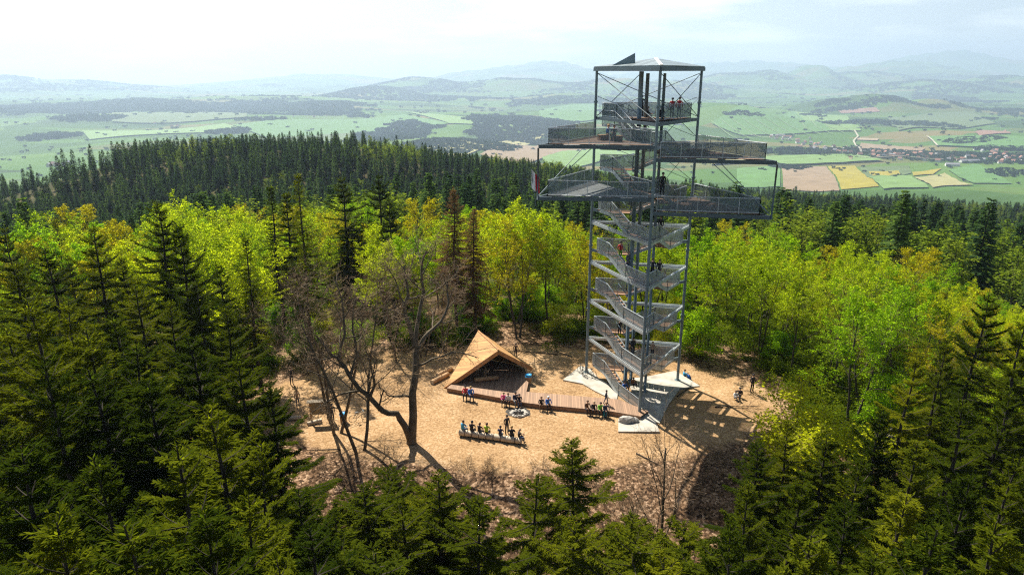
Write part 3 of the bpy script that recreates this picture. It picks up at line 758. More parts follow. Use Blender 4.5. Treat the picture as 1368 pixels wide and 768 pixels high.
# ---- placing
TREES = []            # (root, kind, u, v, depth)
PROTO = {}; TOPS = {}
def plant(kind, proto, x, y, h, rz=None, lean=0.0, name=None, label=None, group=None, cat='tree', widen=1.0, z=None):
    tm, cm, H0 = PROTO[proto]
    if cm.name not in TOPS:
        co = np.empty(len(cm.vertices) * 3, np.float32); cm.vertices.foreach_get('co', co); TOPS[cm.name] = float(np.percentile(co[2::3], 99.9))
    H0 = max(H0, TOPS[cm.name])
    s = h / H0
    zz = (h1(x, y) if z is None else z)
    r = empty(name or kind, (x, y, zz - 0.05), RNG.uniform(0, 6.28) if rz is None else rz, (s * widen, s * widen, s))
    if lean: r.rotation_euler[0] = lean
    link('trunk', tm, r); link('crown', cm, r)
    r['category'] = cat
    if label: r['label'] = label
    if group: r['group'] = group
    u, v, dep = proj((x, y, zz + h))
    TREES.append((r, kind, u, v, math.hypot(x, y), x, y, label is not None))
    return r

def plant_top(kind, proto, u, v, Y, **kw):
    p = ypt(u, v, Y)
    h = p[2] - h1(p[0], p[1])
    if h < 1.5: return None
    return plant(kind, proto, p[0], p[1], h, **kw)

RNG = random.Random(11)

def gn_scatter(name, pts, scl, rot, pick, objs):
    me = bpy.data.meshes.new(name); me.vertices.add(len(pts)); me.vertices.foreach_set('co', np.asarray(pts, np.float32).ravel())
    for an, ty, dat, key in (('scl', 'FLOAT_VECTOR', scl, 'vector'), ('rot', 'FLOAT', rot, 'value'), ('pick', 'INT', pick, 'value')):
        a = me.attributes.new(an, ty, 'POINT'); a.data.foreach_set(key, np.asarray(dat, np.int32 if ty == 'INT' else np.float32).ravel())
    o = link(name, me); tag(o, kind='stuff')
    g = bpy.data.node_groups.new(name, 'GeometryNodeTree')
    g.interface.new_socket('Geometry', in_out='INPUT', socket_type='NodeSocketGeometry'); g.interface.new_socket('Geometry', in_out='OUTPUT', socket_type='NodeSocketGeometry')
    gi = g.nodes.new('NodeGroupInput'); go = g.nodes.new('NodeGroupOutput'); ip = g.nodes.new('GeometryNodeInstanceOnPoints')
    jn = g.nodes.new('GeometryNodeJoinGeometry')
    for ob in objs:
        oi = g.nodes.new('GeometryNodeObjectInfo'); oi.inputs['Object'].default_value = ob; oi.inputs['As Instance'].default_value = True; oi.transform_space = 'ORIGINAL'
        g.links.new(oi.outputs['Geometry'], jn.inputs[0])
    def attr(nm, ty):
        a = g.nodes.new('GeometryNodeInputNamedAttribute'); a.data_type = ty; a.inputs[0].default_value = nm
        return a.outputs[0]
    g.links.new(gi.outputs[0], ip.inputs['Points']); g.links.new(jn.outputs[0], ip.inputs['Instance'])
    ip.inputs['Pick Instance'].default_value = True
    g.links.new(attr('pick', 'INT'), ip.inputs['Instance Index']); g.links.new(attr('scl', 'FLOAT_VECTOR'), ip.inputs['Scale'])
    cx = g.nodes.new('ShaderNodeCombineXYZ'); g.links.new(attr('rot', 'FLOAT'), cx.inputs['Z']); g.links.new(cx.outputs[0], ip.inputs['Rotation'])
    g.links.new(ip.outputs[0], go.inputs[0])
    md = o.modifiers.new('scatter', 'NODES'); md.node_group = g
    return o

def topline(u):
    """highest photograph row that random beeches may reach"""
    return float(np.interp(u, [-150, 0, 60, 130, 200, 300, 330, 420, 470, 520, 570, 640, 700, 760, 800, 930, 1000, 1080, 1180, 1240, 1300, 1368, 1500],
                           [300, 292, 268, 258, 252, 262, 262, 262, 250, 268, 262, 268, 262, 275, 300, 300, 290, 318, 322, 322, 372, 395, 400]))

def make_prototypes():
    ms = [M['needle'], M['bark']]
    for k in range(6): PROTO['spruce%d' % k] = (*spruce_mesh(20 + k, 18.0, [4.9, 4.2, 5.4, 4.6, 3.9, 5.2][k], [0.08, 0.14, 0.05, 0.16, 0.2, 0.1][k], [1.10, 0.98, 1.2, 1.05, 1.12, 1.0][k], 6, 0.055, 0.155, 0.023, [0.62, 0.5, 0.72, 0.58, 0.5, 0.78][k], mats=ms, subs=2.5, bw=[0.14, 0.16, 0.13, 0.15, 0.17, 0.13][k], flat=0.35, sparse=[0.9, 0.95, 0.85, 0.9, 0.8, 0.88][k]), 18.0)
    mo = [M['needle_young'], M['bark']]
    for k in range(2): PROTO['olive%d' % k] = (*spruce_mesh(35 + k, 18.0, [4.6, 4.0][k], 0.08, [1.0, 1.1][k], 6, 0.055, 0.155, 0.023, 0.6, mats=mo, subs=2.4, bw=0.15, flat=0.35, sparse=0.88), 18.0)
    PROTO['thin0'] = (*spruce_mesh(31, 18.0, 1.9, 0.34, 0.42, 5, 0.14, 0.14, 0.024, mats=ms, droop=0.45, sparse=0.85), 18.0)
    PROTO['thin1'] = (*spruce_mesh(32, 18.0, 2.3, 0.28, 0.44, 5, 0.14, 0.14, 0.024, mats=ms, droop=0.5, sparse=0.8), 18.0)
    my = [M['needle_young'], M['bark']]
    for k in range(3): PROTO['young%d' % k] = (*spruce_mesh(40 + k, 9.0, [4.2, 3.4, 4.4][k], 0.05, 0.82, 5, 0.042, 0.105, 0.018, [0.25, 0.38, 0.30][k], 0.48, my, sparse=0.85, subs=2.3, bw=0.11, flat=0.4), 9.0)
    for k in range(2): PROTO['brown%d' % k] = (*spruce_mesh(50 + k, 18.0, 3.1, 0.25, 0.40, 6, 0.14, 0.18, 0.020, 0.45, 0.4, [M['needle_brown'], M['bark']], sparse=0.9, subs=1.1), 18.0)
    PROTO['snag'] = (*spruce_mesh(57, 9.0, 2.6, 0.2, 0.55, 4, 0.5, 0.4, 0.012, 0.25, 0.2, [M['snag'], M['snag']], sparse=0.7, subs=0.5, stout=1.3), 9.0)
    mb = [M['leaf'], M['bark_beech'], M['twig']]
    for k in range(4): PROTO['beech%d' % k] = (*broadleaf_meshes(60 + k, 15.0, [1.15, 1.0, 1.3, 1.05][k], [1, 2, 1, 1][k], [48, 34, 54, 40][k], 0.155, mb, [0.42, 0.45, 0.36, 0.5][k], lim=[12, 9, 13, 11][k], spr=0.11), 15.0)
    mw = [M['leaf_warm'], M['bark_beech'], M['twig']]
    for k in range(2): PROTO['warm%d' % k] = (*broadleaf_meshes(70 + k, 15.0, 1.0, [1, 2][k], [36, 24][k], 0.15, mw, 0.33, lim=[12, 9][k], spr=0.11), 15.0)
    mg = [M['leaf_green'], M['bark_beech'], M['twig']]
    for k in range(2): PROTO['green%d' % k] = (*broadleaf_meshes(80 + k, 15.0, 0.9, [2, 1][k], [30, 40][k], 0.16, mg, 0.38, lim=[8, 11][k], spr=0.11), 15.0)
    PROTO['sapling0'] = (*broadleaf_meshes(90, 8.0, 1.2, 2, 9, 0.19, [M['leaf_lime'], M['bark_beech'], M['twig']], 0.15, lim=9, maxl=3, level=2, spr=0.25), 8.0)
    PROTO['sapling1'] = (*broadleaf_meshes(91, 6.0, 1.2, 3, 14, 0.18, mg, 0.1, lim=8, maxl=3, level=2, spr=0.25), 6.0)
    mbare = [M['leaf'], M['bark_dead'], M['twig']]
    for k in range(3): PROTO['bare%d' % k] = (*broadleaf_meshes(100 + k, 14.0, [1.0, 0.9, 1.15][k], [2, 3, 1][k], 0, 0.1, mbare, 0.3, lim=[9, 7, 12][k], maxl=4, twig=0.0095), 14.0)
    PROTO['slim0'] = (*broadleaf_meshes(110, 9.0, 1.15, 1, 0, 0.1, mbare, 0.20, lim=15, maxl=3, twig=0.009, ang=0.55), 9.0)
    for k in range(2): PROTO['budding%d' % k] = (*broadleaf_meshes(115 + k, 15.0, 1.0, [1, 2][k], 3, 0.16, [M['leaf_warm'], M['bark_beech'], M['twig']], 0.3, lim=[14, 9][k], maxl=3, twig=0.013), 15.0)

def make_near_trees():
    S = ['spruce0', 'spruce1', 'spruce2', 'spruce3', 'spruce4', 'spruce5']
    left = [(125, 298, 52, 0), (60, 332, 50, 1), (210, 268, 60, 3), (236, 298, 50, 2), (325, 318, 57, 'thin1'), (362, 248, 68, 'thin0'), (395, 232, 64, 'thin1'), (383, 258, 76, 0), (455, 236, 84, 1), (506, 232, 88, 0), (518, 262, 80, 2),
            (20, 352, 42, 3), (35, 398, 30, 0), (90, 402, 37, 2), (150, 420, 35, 1), (180, 370, 46, 0), (262, 372, 47, 2), (300, 405, 40, 1), (250, 450, 33, 3), (318, 474, 33, 2), (362, 508, 33, 0), (345, 590, 26, 1), (400, 650, 27, 2),
            (200, 508, 27, 2), (120, 492, 27, 3), (62, 476, 25, 1), (282, 545, 26, 0), (230, 600, 20, 1), (132, 610, 20, 0), (40, 600, 19, 2), (330, 660, 20, 3), (10, 440, 33, 2), (-30, 420, 36, 0), (-20, 540, 24, 3), (175, 460, 31, 0),
            (-60, 340, 48, 1), (5, 300, 62, 0), (90, 340, 60, 2), (160, 345, 56, 3), (290, 352, 54, 1), (420, 700, 22, 0), (270, 690, 17, 2), (80, 690, 16, 1), (180, 700, 16, 3), (370, 745, 18, 1), (225, 400, 41, 0), (112, 440, 32, 1)]
    for k, (u, v, Y, p) in enumerate(left):
        plant_top('spruce_tree', S[(p + k) % 6] if isinstance(p, int) else p, u, v, Y, widen=RNG.uniform(0.95, 1.4))
    right = [(1322, 390, 41, 0), (1268, 452, 39, 1), (1372, 424, 36, 2), (1228, 470, 37, 3), (1292, 536, 31, 2), (1180, 545, 34, 1), (1352, 520, 33, 0), (1012, 588, 33, 1), (1052, 560, 35, 3), (1104, 572, 33, 0), (1150, 610, 29, 2), (1230, 590, 29, 0), (1420, 480, 36, 1),
             (1000, 640, 27, 2), (1075, 640, 27, 1), (1130, 670, 24, 3), (1205, 660, 23, 0), (1300, 630, 25, 1), (1362, 610, 25, 3), (1250, 700, 19, 2), (1330, 700, 19, 0), (1080, 715, 20, 2), (980, 700, 23, 0), (1165, 735, 18, 1), (1410, 600, 26, 2)]
    for k, (u, v, Y, p) in enumerate(right):
        plant_top('spruce_tree', 'olive%d' % (k % 2) if k % 5 in (1, 3) and u < 1300 else S[(p + 2 * k) % 6], u, v, Y, widen=RNG.uniform(0.95, 1.35))
    mid = [(772, 586, 34, 'young1', 'young spruce with upright bushy tip standing before the tan clearing'), (716, 640, 31, 'young0', None), (478, 655, 30, 'young2', None), (530, 672, 29, 'young0', None), (592, 632, 31, 'young1', None), (640, 672, 28, 'young2', None), 
           (455, 725, 25, 'young0', None),  (836, 688, 28, 'young1', None),   (760, 705, 28, 'young2', None), (505, 745, 22, 'young2', None), (880, 738, 25, 'young0', None), (850, 722, 26, 'young2', None),  (940, 735, 24, 'young1', None),  (572, 650, 32, 'young1', None),    (440, 690, 29, 'young2', None), (515, 625, 34, 'young0', None), (910, 705, 28, 'young2', None)]
    for u, v, Y, p, lb in mid: plant_top('spruce_tree', p, u, v, Y, label=lb, widen=RNG.uniform(1.05, 1.35))
    for u, v, Y, p, lb in ((607, 250, 71, 'brown0', 'tall dying spruce with brown needles behind the shelter, the one further left and taller'), (633, 278, 68, 'brown1', 'dying spruce with brown needles right above the shelter peak')):
        plant_top('spruce_tree', p, u, v, Y, label=lb)
    plant_top('dead_tree', 'snag', 1190, 572, 37, label='silvery leafless snag among the green spruces below the forked tree')
    bare = [(428, 330, 49, 'bare1', 'leafless tree with thin stems beside the information board'), (462, 345, 46, 'bare0', 'leafless slender tree left of the big mossy tree'), (522, 330, 63, 'bare2', 'brown leafless tree rising behind the big mossy tree'), (560, 345, 65, 'bare0', 'brown leafless tree just left of the shelter, behind the mossy tree'),
            (592, 372, 66, 'bare1', 'low brown leafless tree touching the left slope of the shelter'), (446, 372, 63, 'bare2', 'leafless tree at the far left back edge of the clearing')]
    for u, v, Y, p, lb in bare: plant_top('bare_tree', p, u, v, Y, label=lb)
    plant_top('bare_tree', 'slim0', 895, 535, 36, label='slim leafless tree with upright stems in front of the tower shadow')
    plant_top('bare_tree', 'slim0', 846, 640, 34, label='small leafless sapling just left of the slim bare tree', rz=2.2)
    plant_top('beech_tree', 'green0', 1170, 368, 51, label='forked tree with dark trunk and fresh green crown right of the clearing', rz=0.6)
    plant_top('sapling_tree', 'sapling0', 1074, 514, 40, label='yellow leaved sapling at the right edge of the clearing', widen=1.0)
    for u, v, Y, p in ((1105, 520, 57, 'sapling1'), (1118, 552, 38, 'sapling0'), (985, 490, 66, 'sapling0'), (1210, 500, 50, 'sapling1')):
        plant_top('sapling_tree', p, u, v, Y)
    for u, v, Y, p in ((232, 250, 92, 'beech2'), (262, 270, 84, 'beech0'), (60, 275, 96, 'beech0'), (15, 296, 76, 'green1'), (120, 275, 105, 'warm0'), (690, 264, 74, 'beech1'), (735, 275, 74, 'beech0'), (660, 285, 79, 'beech3'), (540, 262, 96, 'warm0'), (430, 262, 100, 'beech2'), (770, 300, 82, 'beech3'),
                       (985, 296, 92, 'warm1'), (945, 320, 84, 'beech0'), (1040, 330, 90, 'beech1'), (1110, 325, 96, 'warm0'), (1150, 340, 86, 'beech2'), (1205, 326, 100, 'budding1'), (1240, 345, 90, 'beech2'), (1290, 380, 80, 'warm0'), (1255, 375, 72, 'beech0'), (1345, 492, 45, 'beech1'), (1385, 560, 37, 'green1'), (1235, 520, 47, 'beech3')):
        plant_top('beech_tree', p, u, v, Y)

def in_clear(x, y, m=1.0): return math.hypot((x - 0.5) / (22.0 + m), (y - 55.5) / (11.5 + m)) < 1.0

def make_beech_belt():
    kinds = ['beech0', 'beech1', 'beech2', 'beech3', 'beech0', 'beech2', 'beech1', 'beech3', 'warm0', 'warm1', 'green0', 'green1', 'green0', 'budding0', 'beech1']
    pts = [(t[5], t[6]) for t in TREES]
    n = 0
    for it in range(9000):
        if n >= 235: break
        Y = 52 + 98 * RNG.random() ** 1.35; X = RNG.uniform(-0.95, 0.95) * Y
        if in_clear(X, Y, 2.0) or (Y < 65 and -20 < X < 27): continue
        if X < -27 and Y < 66: continue
        gap = 3.3 if Y < 90 else 4.4
        if any((X - a) ** 2 + (Y - b) ** 2 < gap * gap for a, b in pts): continue
        z = h1(X, Y); u = 684 + FPX * X / (Y * cp - (z + 8 - CAMZ) * sp)
        h = RNG.uniform(11, 17.5)
        lim = topline(u) + RNG.uniform(0, 40)
        zmax = ypt(u, lim, Y)[2] - z
        if zmax < 6: continue
        h = min(h, zmax)
        if u < -60 or u > 1430: continue
        p = RNG.choice(kinds)
        nm = 'beech_tree'
        if Y > 100 and RNG.random() < 0.22: p = RNG.choice(['spruce0', 'spruce1', 'thin1']); nm = 'spruce_tree'
        elif u < 330 and RNG.random() < 0.12: p = RNG.choice(['thin0', 'spruce1']); nm = 'spruce_tree'
        plant(nm, p, X, Y, h)
        pts.append((X, Y)); n += 1
    # saplings and understorey between the trunks
    n = 0
    for it in range(3000):
        if n >= 60: break
        Y = RNG.uniform(48, 92); X = RNG.uniform(-0.5, 0.62) * Y
        if Y < 64: continue
        if in_clear(X, Y, 1.0) or any((X - a) ** 2 + (Y - b) ** 2 < 2.6 for a, b in pts): continue
        plant('sapling_tree', RNG.choice(['sapling0', 'sapling1']), X, Y, RNG.uniform(2.2, 5.5)); pts.append((X, Y)); n += 1

def make_far_forest():
    R = np.random.RandomState(3)
    fs = [far_spruce_mesh(200 + k) for k in range(3)]; fb = [far_broadleaf_mesh(210 + k) for k in range(2)]
    g = 5.7
    X, Y = np.meshgrid(np.arange(-900, 900, g), np.arange(95, 960, g))
    X = X.ravel() + R.uniform(-2.6, 2.6, X.size); Y = Y.ravel() + R.uniform(-2.6, 2.6, Y.size)
    k = (np.abs(X) < 0.82 * Y + 12)
    X, Y = X[k], Y[k]
    r = np.hypot(X, Y)
    keep = R.rand(len(X)) < np.clip((6.6 / np.clip(r * 0.0045 + 4.6, 6.0, 11)) ** 2, 0, 1) * np.clip((r - 105) / 45, 0, 1)
    keep &= r < 930
    # the thinned, bare slope far left
    P0 = march([22], [262], 120)[0]
    keep &= ~((np.hypot((X - P0[0]) / 60, (Y - P0[1]) / 75) < 1) & (R.rand(len(X)) < 0.86))
    g2 = smooth_noise(X, Y, 55, 4)
    keep &= ~((g2 > 0.80) & (R.rand(len(X)) < 0.55))
    X, Y, r = X[keep], Y[keep], r[keep]
    Z = H(X, Y)
    broad = (smooth_noise(X, Y, 38, 8) * 0.6 + R.rand(len(X)) * 0.4 + np.clip((260 - r) / 260, 0, 1) * 0.42 + np.where(X > 90, 0.04, -0.02)) > 0.68
    h = (0.52 + 0.52 * R.rand(len(X)) ** 0.8) * np.where(broad, 0.86, 1.0) * np.where(r > 260, 0.84, 0.95)
    dep = Y * cp - (Z + 20 - CAMZ) * sp
    u = 684 + FPX * X / dep
    Ht = np.where(broad, 18, 22) * h
    vtop = 384 - FPX * ((Y * sp + (Z + Ht - CAMZ) * cp) / (Y * cp - (Z + Ht - CAMZ) * sp))
    ridge = np.interp(u, [-100, 0, 40, 100, 250, 330, 480, 560, 640, 700, 760, 800, 900, 1000, 1100, 1200, 1368, 1500], [205, 205, 196, 190, 184, 180, 186, 200, 208, 214, 222, 228, 240, 240, 250, 252, 262, 265])
    bad = vtop < ridge - 3
    h = np.where(bad, h * 0.72, h)
    vis = (u > -40) & (u < 1410)
    idx = np.arange(len(X))
    order = np.argsort(np.where(vis, r, 1e9))
    ns = nbl = 0; own = []
    LIM_S, LIM_B = 300 - sum(1 for t in TREES if t[1] == 'spruce_tree'), 300 - sum(1 for t in TREES if t[1] == 'beech_tree')
    protos = []
    for i in order:
        if not vis[i]: break
        b = bool(broad[i])
        if b and nbl >= LIM_B or (not b and ns >= LIM_S):
            if ns >= LIM_S and nbl >= LIM_B: break
            continue
        me = fb[i % 2] if b else fs[i % 3]
        nm = 'beech_tree' if b else 'spruce_tree'
        o = link(nm, me, None, (X[i], Y[i], Z[i])); o.rotation_euler = (0, 0, R.uniform(0, 6.28)); w = h[i] * R.uniform(0.95, 1.5); o.scale = (w, w, h[i])
        o['category'] = 'tree'
        TREES.append((o, nm, u[i], vtop[i], r[i], X[i], Y[i], False)); own.append(i)
        nbl += b; ns += not b
    first = {}
    for t in TREES:
        if t[0].data is not None: first.setdefault(t[0].data.name, t[0])
    rest = np.setdiff1d(idx, own)
    for nm, sel, mm in (('spruce_forest', rest[~broad[rest]], fs), ('broadleaf_forest', rest[broad[rest]], fb)):
        P = np.column_stack([X[sel], Y[sel], Z[sel]])
        w = h[sel] * R.uniform(0.95, 1.5, len(sel))
        gn_scatter(nm, P, np.column_stack([w, w, h[sel]]), R.uniform(0, 6.28, len(sel)), R.randint(0, len(mm), len(sel)), [first[m_.name] for m_ in mm])
    print('FOREST', len(X), len(own), len(rest))

# woods in the valley and on the far hills: (photo column, row, half width px, half height px)
WOODS = [(690, 163, 62, 8, 1), (530, 180, 46, 8, 1), (72, 182, 34, 5, 1), (310, 176, 30, 4, .8), (1180, 133, 70, 4, 1), (1110, 137, 40, 3, .9), (1270, 136, 45, 3, 1), (985, 153, 30, 3, .7), (600, 193, 60, 6, .8), (640, 178, 30, 4, .7), (420, 152, 60, 3, .7),
         (240, 143, 230, 7, .9), (60, 146, 110, 9, .8), (430, 140, 60, 6, .9), (110, 158, 55, 4, .8), (560, 128, 150, 5, .7), (760, 134, 90, 5, .7), (1060, 204, 40, 4, .6), (1180, 207, 120, 5, .35), (1320, 212, 90, 6, .45), (1300, 190, 60, 5, .7), (1340, 200, 50, 4, .6),
         (1050, 224, 24, 3, .5), (1345, 232, 40, 6, .5), (960, 196, 40, 3, .5), (830, 150, 40, 5, .6), (900, 128, 70, 4, .6), (660, 196, 36, 4, .8), (1150, 165, 60, 2, .6), (1230, 168, 50, 3, .5), (300, 190, 40, 3, .6), (1360, 150, 60, 4, .5), (350, 160, 40, 2, .5)]
def make_woods():
    R = np.random.RandomState(17)
    n = 150000
    Y = np.exp(R.uniform(math.log(2300), math.log(17000), n)); X = R.uniform(-0.80, 0.80, n) * Y
    Z = H(X, Y)
    dep = Y * cp - (Z - CAMZ) * sp
    u = 684 + FPX * X / dep; v = 384 - FPX * (Y * sp + (Z - CAMZ) * cp) / dep
    m = np.zeros(n)
    for cu, cv, a, b, dn in WOODS:
        C = march([cu], [cv], 1500)[0]
        if not np.isfinite(C[0]): continue
        q = march([cu + a, cu, cu], [cv, cv + b, max(cv - b, 112)], 1500)
        sx = abs(q[0][0] - C[0]); sy = np.nanmax([abs(q[1][1] - C[1]), abs(q[2][1] - C[1]), 60]); sy = min(sy, 900)
        e = np.hypot((X - C[0]) / sx, (Y - C[1]) / sy) + 0.7 * (smooth_noise(X, Y, 160, 21) - 0.5)
        m = np.maximum(m, dn * (e < 1))
    rise = np.clip((Z + 300 + 5 - 45) / 60, 0, 1)
    m = np.maximum(m, rise * (smooth_noise(X, Y, 520, 23) > 0.48) * np.clip((Y - 7300) / 1200, 0.0, 0.9))
    m = np.maximum(m, 0.7 * (smooth_noise(X, Y, 420, 29) * 0.8 + smooth_noise(X, Y, 90, 30) * 0.2 > 0.86))
    m = np.maximum(m, 0.006)
    k = R.rand(n) < m
    X, Y, Z = X[k], Y[k], Z[k]
    sc = np.clip(Y / 3600, 0.62, 2.6)
    wm = [woods_mesh(300 + i) for i in range(2)]
    own = []
    for i, u0, v0 in ((0, 1052, 228), (1, 1113, 226)):
        p = march([u0], [v0], 1500)[0]
        o = link('field_tree', wm[i], None, tuple(p)); tag(o, ['lone dark tree clump on the brown field beside the tower', 'lone dark tree clump at the edge of the yellow rapeseed field'][i], 'tree'); own.append(o)
    gn_scatter('far_woods', np.column_stack([X, Y, Z]), np.column_stack([sc * 1.3, sc * 1.3, np.clip(sc, 0.62, 1.5)]), R.uniform(0, 6.28, len(X)), R.randint(0, 2, len(X)), own)
    print('WOODS', len(X))

# ---- the big mossy leafless tree of the foreground
def make_mossy_tree():
    base = gpt(549, 588, 0)
    zb = h1(base[0], base[1])
    b = gpt(549, 592, zb); bx, by = b[0], b[1]
    root = empty('bare_tree', (bx, by, zb))
    tag(root, 'big mossy leafless tree with one long curved limb, at the front edge of the clearing', 'tree')
    L = Limbs(77)
    Y0 = by
    def P(*uvY): return np.array([ypt(u, v, Y0 + dy) - np.array([bx, by, zb]) for u, v, dy in uvY])
    cfg = {'max': 4, 'split': 3, 'sides': [9, 6, 5, 3, 3], 'rmin': 0.008, 'rk': 0.55, 0: (6, 0.46, 0.9, 0.03, 0.16, 0.4), 1: (7, 0.52, 0.85, 0.03, 0.18, 0.2), 2: (6, 0.55, 0.85, 0.0, 0.2, 0.15), 3: (5, 0.6, 0.8, 0, 0.22, 0.2)}
    main = P((549, 606, 0), (550, 585, 0), (552, 555, .1), (551, 525, .2), (556, 495, .3), (556, 465, .5)); main[0][2] = min(main[0][2], -0.6)
    L.mb.tube(main, [0.50, 0.37, 0.31, 0.29, 0.27, 0.24], 10, 0, False)
    for pth, r in ((P((556, 468, .5), (548, 440, .3), (540, 415, 0), (545, 385, -.4), (540, 355, -.6)), .21), (P((556, 468, .5), (568, 448, .8), (585, 435, 1.2), (600, 410, 1.6), (598, 375, 2)), .18), (P((556, 478, .4), (556, 440, 1), (566, 400, 1.4), (562, 360, 1.6), (570, 335, 1.8)), .2),
                   (P((551, 530, .2), (530, 527, -.4), (522, 531, -.6), (514, 522, -1)), .11), (P((556, 490, .3), (580, 478, .2), (612, 470, -.2), (640, 478, -.6)), .10),
                   (P((548, 588, 0), (540, 566, -.2), (527, 552, -.5), (508, 548, -.8), (494, 532, -1.0), (476, 514, -1.2), (462, 492, -1.3), (452, 478, -1.4), (440, 470, -1.4), (424, 450, -1.5)), .27),
                   (P((494, 534, -1), (500, 512, -1.3), (497, 490, -1.6), (488, 465, -1.8)), .13), (P((468, 502, -1.2), (478, 470, -1), (470, 430, -.8), (476, 395, -.6)), .13), (P((506, 548, -.8), (512, 525, -1.2), (506, 510, -1.4)), .09), (P((452, 478, -1.4), (462, 440, -1.2), (456, 400, -1), (446, 370, -1)), .11)):
        # smooth the limb before growing on it
        t = np.linspace(0, len(pth) - 1, 2 * len(pth)); q = np.column_stack([np.interp(t, np.arange(len(pth)), pth[:, i]) for i in range(3)])
        q[1:-1] += L.R.normal(0, 0.06, (len(q) - 2, 3))
        L.grow(q, r, 0 if r > 0.12 else 1, cfg)
    L.mb.build('trunk', M['bark_dead'], root, True); L.fine.build('crown', M['twig'], root, True)
    TREES.append((root, 'bare_tree', 549, 330, Y0, bx, by, True))

def label_trees():
    """a label of its own for each tree that the photograph can single out; the far stands share one"""
    def side(u): return 'left of the tower' if u < 780 else 'right of the tower' if u > 920 else 'behind the tower'
    ords = ['first', 'second', 'third', 'fourth', 'fifth', 'sixth', 'seventh', 'eighth', 'ninth', 'tenth', 'eleventh', 'twelfth', 'thirteenth', 'fourteenth', 'fifteenth', 'sixteenth', 'seventeenth', 'eighteenth', 'nineteenth', 'twentieth']
    ords += ['twenty-' + o for o in ords[:9]] + ['thirtieth'] + ['thirty-' + o for o in ords[:9]] + ['fortieth'] + ['forty-' + o for o in ords[:9]]
    bins = {}
    for t in TREES:
        if t[7]: continue
        o, kind, u, v, r, x, y, _ = t
        far = o.type == 'MESH'
        if kind == 'spruce_tree':
            if far: tag(o, 'dark spruce packed among the others of the wooded hillside beyond the beeches', group='spruces of the hillside beyond'); continue
            if r > 88: tag(o, 'dark spruce standing amid yellow-green beeches behind the clearing', group='spruces among the beeches'); continue
            key = ('dark spruce of the left stand, %s row back', 'left') if u < 560 and (x < -5) and y > 20 and v < 655 and u < 440 else ('dark spruce of the right stand, %s row back', 'right') if u > 960 else ('young spruce at the front foot of the slope, %s row back', 'mid')
        elif kind == 'beech_tree':
            if far: tag(o, 'pale green broadleaf tree among the dark spruces of the hillside', group='broadleaf trees of the hillside beyond'); continue
            if r > 97: tag(o, 'yellow-green beech in the massed crowns far behind the clearing', group='beeches massed behind the clearing'); continue
            key = ('yellow-green beech left of the tower, %s row back', 'bl') if u < 780 else ('yellow-green beech behind the tower, %s row back', 'bt') if u < 930 else ('yellow-green beech right of the tower, %s row back', 'br')
        elif kind == 'sapling_tree':
            key = ('leafy sapling under the beeches left of the tower, %s row', 'sl') if u < 800 else ('leafy sapling at the wood edge right of the tower, %s row', 'sr')
        else: key = ('leafless tree, %s row', 'x')
        bins.setdefault(key, []).append(t)
    for (txt, k), L in bins.items():
        L.sort(key=lambda t: t[4])
        rows = max(1, round(len(L) / 9))
        per = -(-len(L) // rows)
        for q in range(rows):
            row = sorted(L[q * per:(q + 1) * per], key=lambda t: t[2])
            for i, t in enumerate(row):
                tag(t[0], (txt % ords[q]) + ', ' + ords[i] + ' from the left', group={'left': 'spruces of the left stand', 'right': 'spruces of the right stand', 'mid': 'young spruces at the front', 'sl': 'saplings', 'sr': 'saplings'}.get(k, 'beeches round the clearing'))
# ------------------------------------------------------------------ the lookout tower
TL = np.array([7.17, 60.5]); TF = np.array([10.76, 51.9]); TR = np.array([15.56, 58.7])
TIP1 = np.array([2.0, 52.75]); TIP2 = np.array([19.35, 50.2])
ZF = [3.65 + 3.72 * k for k in range(6)]       # landing heights at the front post
CEN = (TL + TF + TR) / 3
def v3(p, z): return np.array([p[0], p[1], z])
def lerp(a, b, t): return np.asarray(a) * (1 - t) + np.asarray(b) * t

def panel(name, pts_bottom, h, parent, t=0.02, mat='mesh'):
    """thin upright infill sheet along two floor points"""
    (a, b) = pts_bottom
    d = (b - a)[:2]; d = d / np.linalg.norm(d); n = np.array([-d[1], d[0], 0]) * t / 2
    m = MB(); up = np.array([0, 0, h])
    m.hexa([a - n, b - n, b + n, a + n], [a - n + up, b - n + up, b + n + up, a + n + up])
    return m.build(name, M[mat], parent)

def railing(parent, pts, h=1.12, closed=False, name='railing', infill=True, mesh='mesh'):
    """posts and handrail as one part along the floor points, with mesh infill as a part of its own per bay"""
    m = MB(); P = [np.asarray(p, float) for p in pts]
    if closed: P = P + [P[0]]
    for a, b in zip(P[:-1], P[1:]):
        up = np.array([0, 0, h])
        m.tube([a + up, b + up], 0.035, 6)
        m.bar(a + up * 0.07, b + up * 0.07, 0.03, 0.05)
        L = np.linalg.norm(b - a); n = max(1, int(round(L / 1.5)))
        for k in range(n + 1):
            q = lerp(a, b, k / n); m.bar(q - np.array([0, 0, 0.06]), q + up, 0.04, 0.04)
    r = m.build(name, M['galv'], parent)
    if infill:
        for a, b in zip(P[:-1], P[1:]):
            panel('mesh_panel', (a + np.array([0, 0, 0.09]), b + np.array([0, 0, 0.09])), h - 0.14, parent, mat=mesh)
    return r

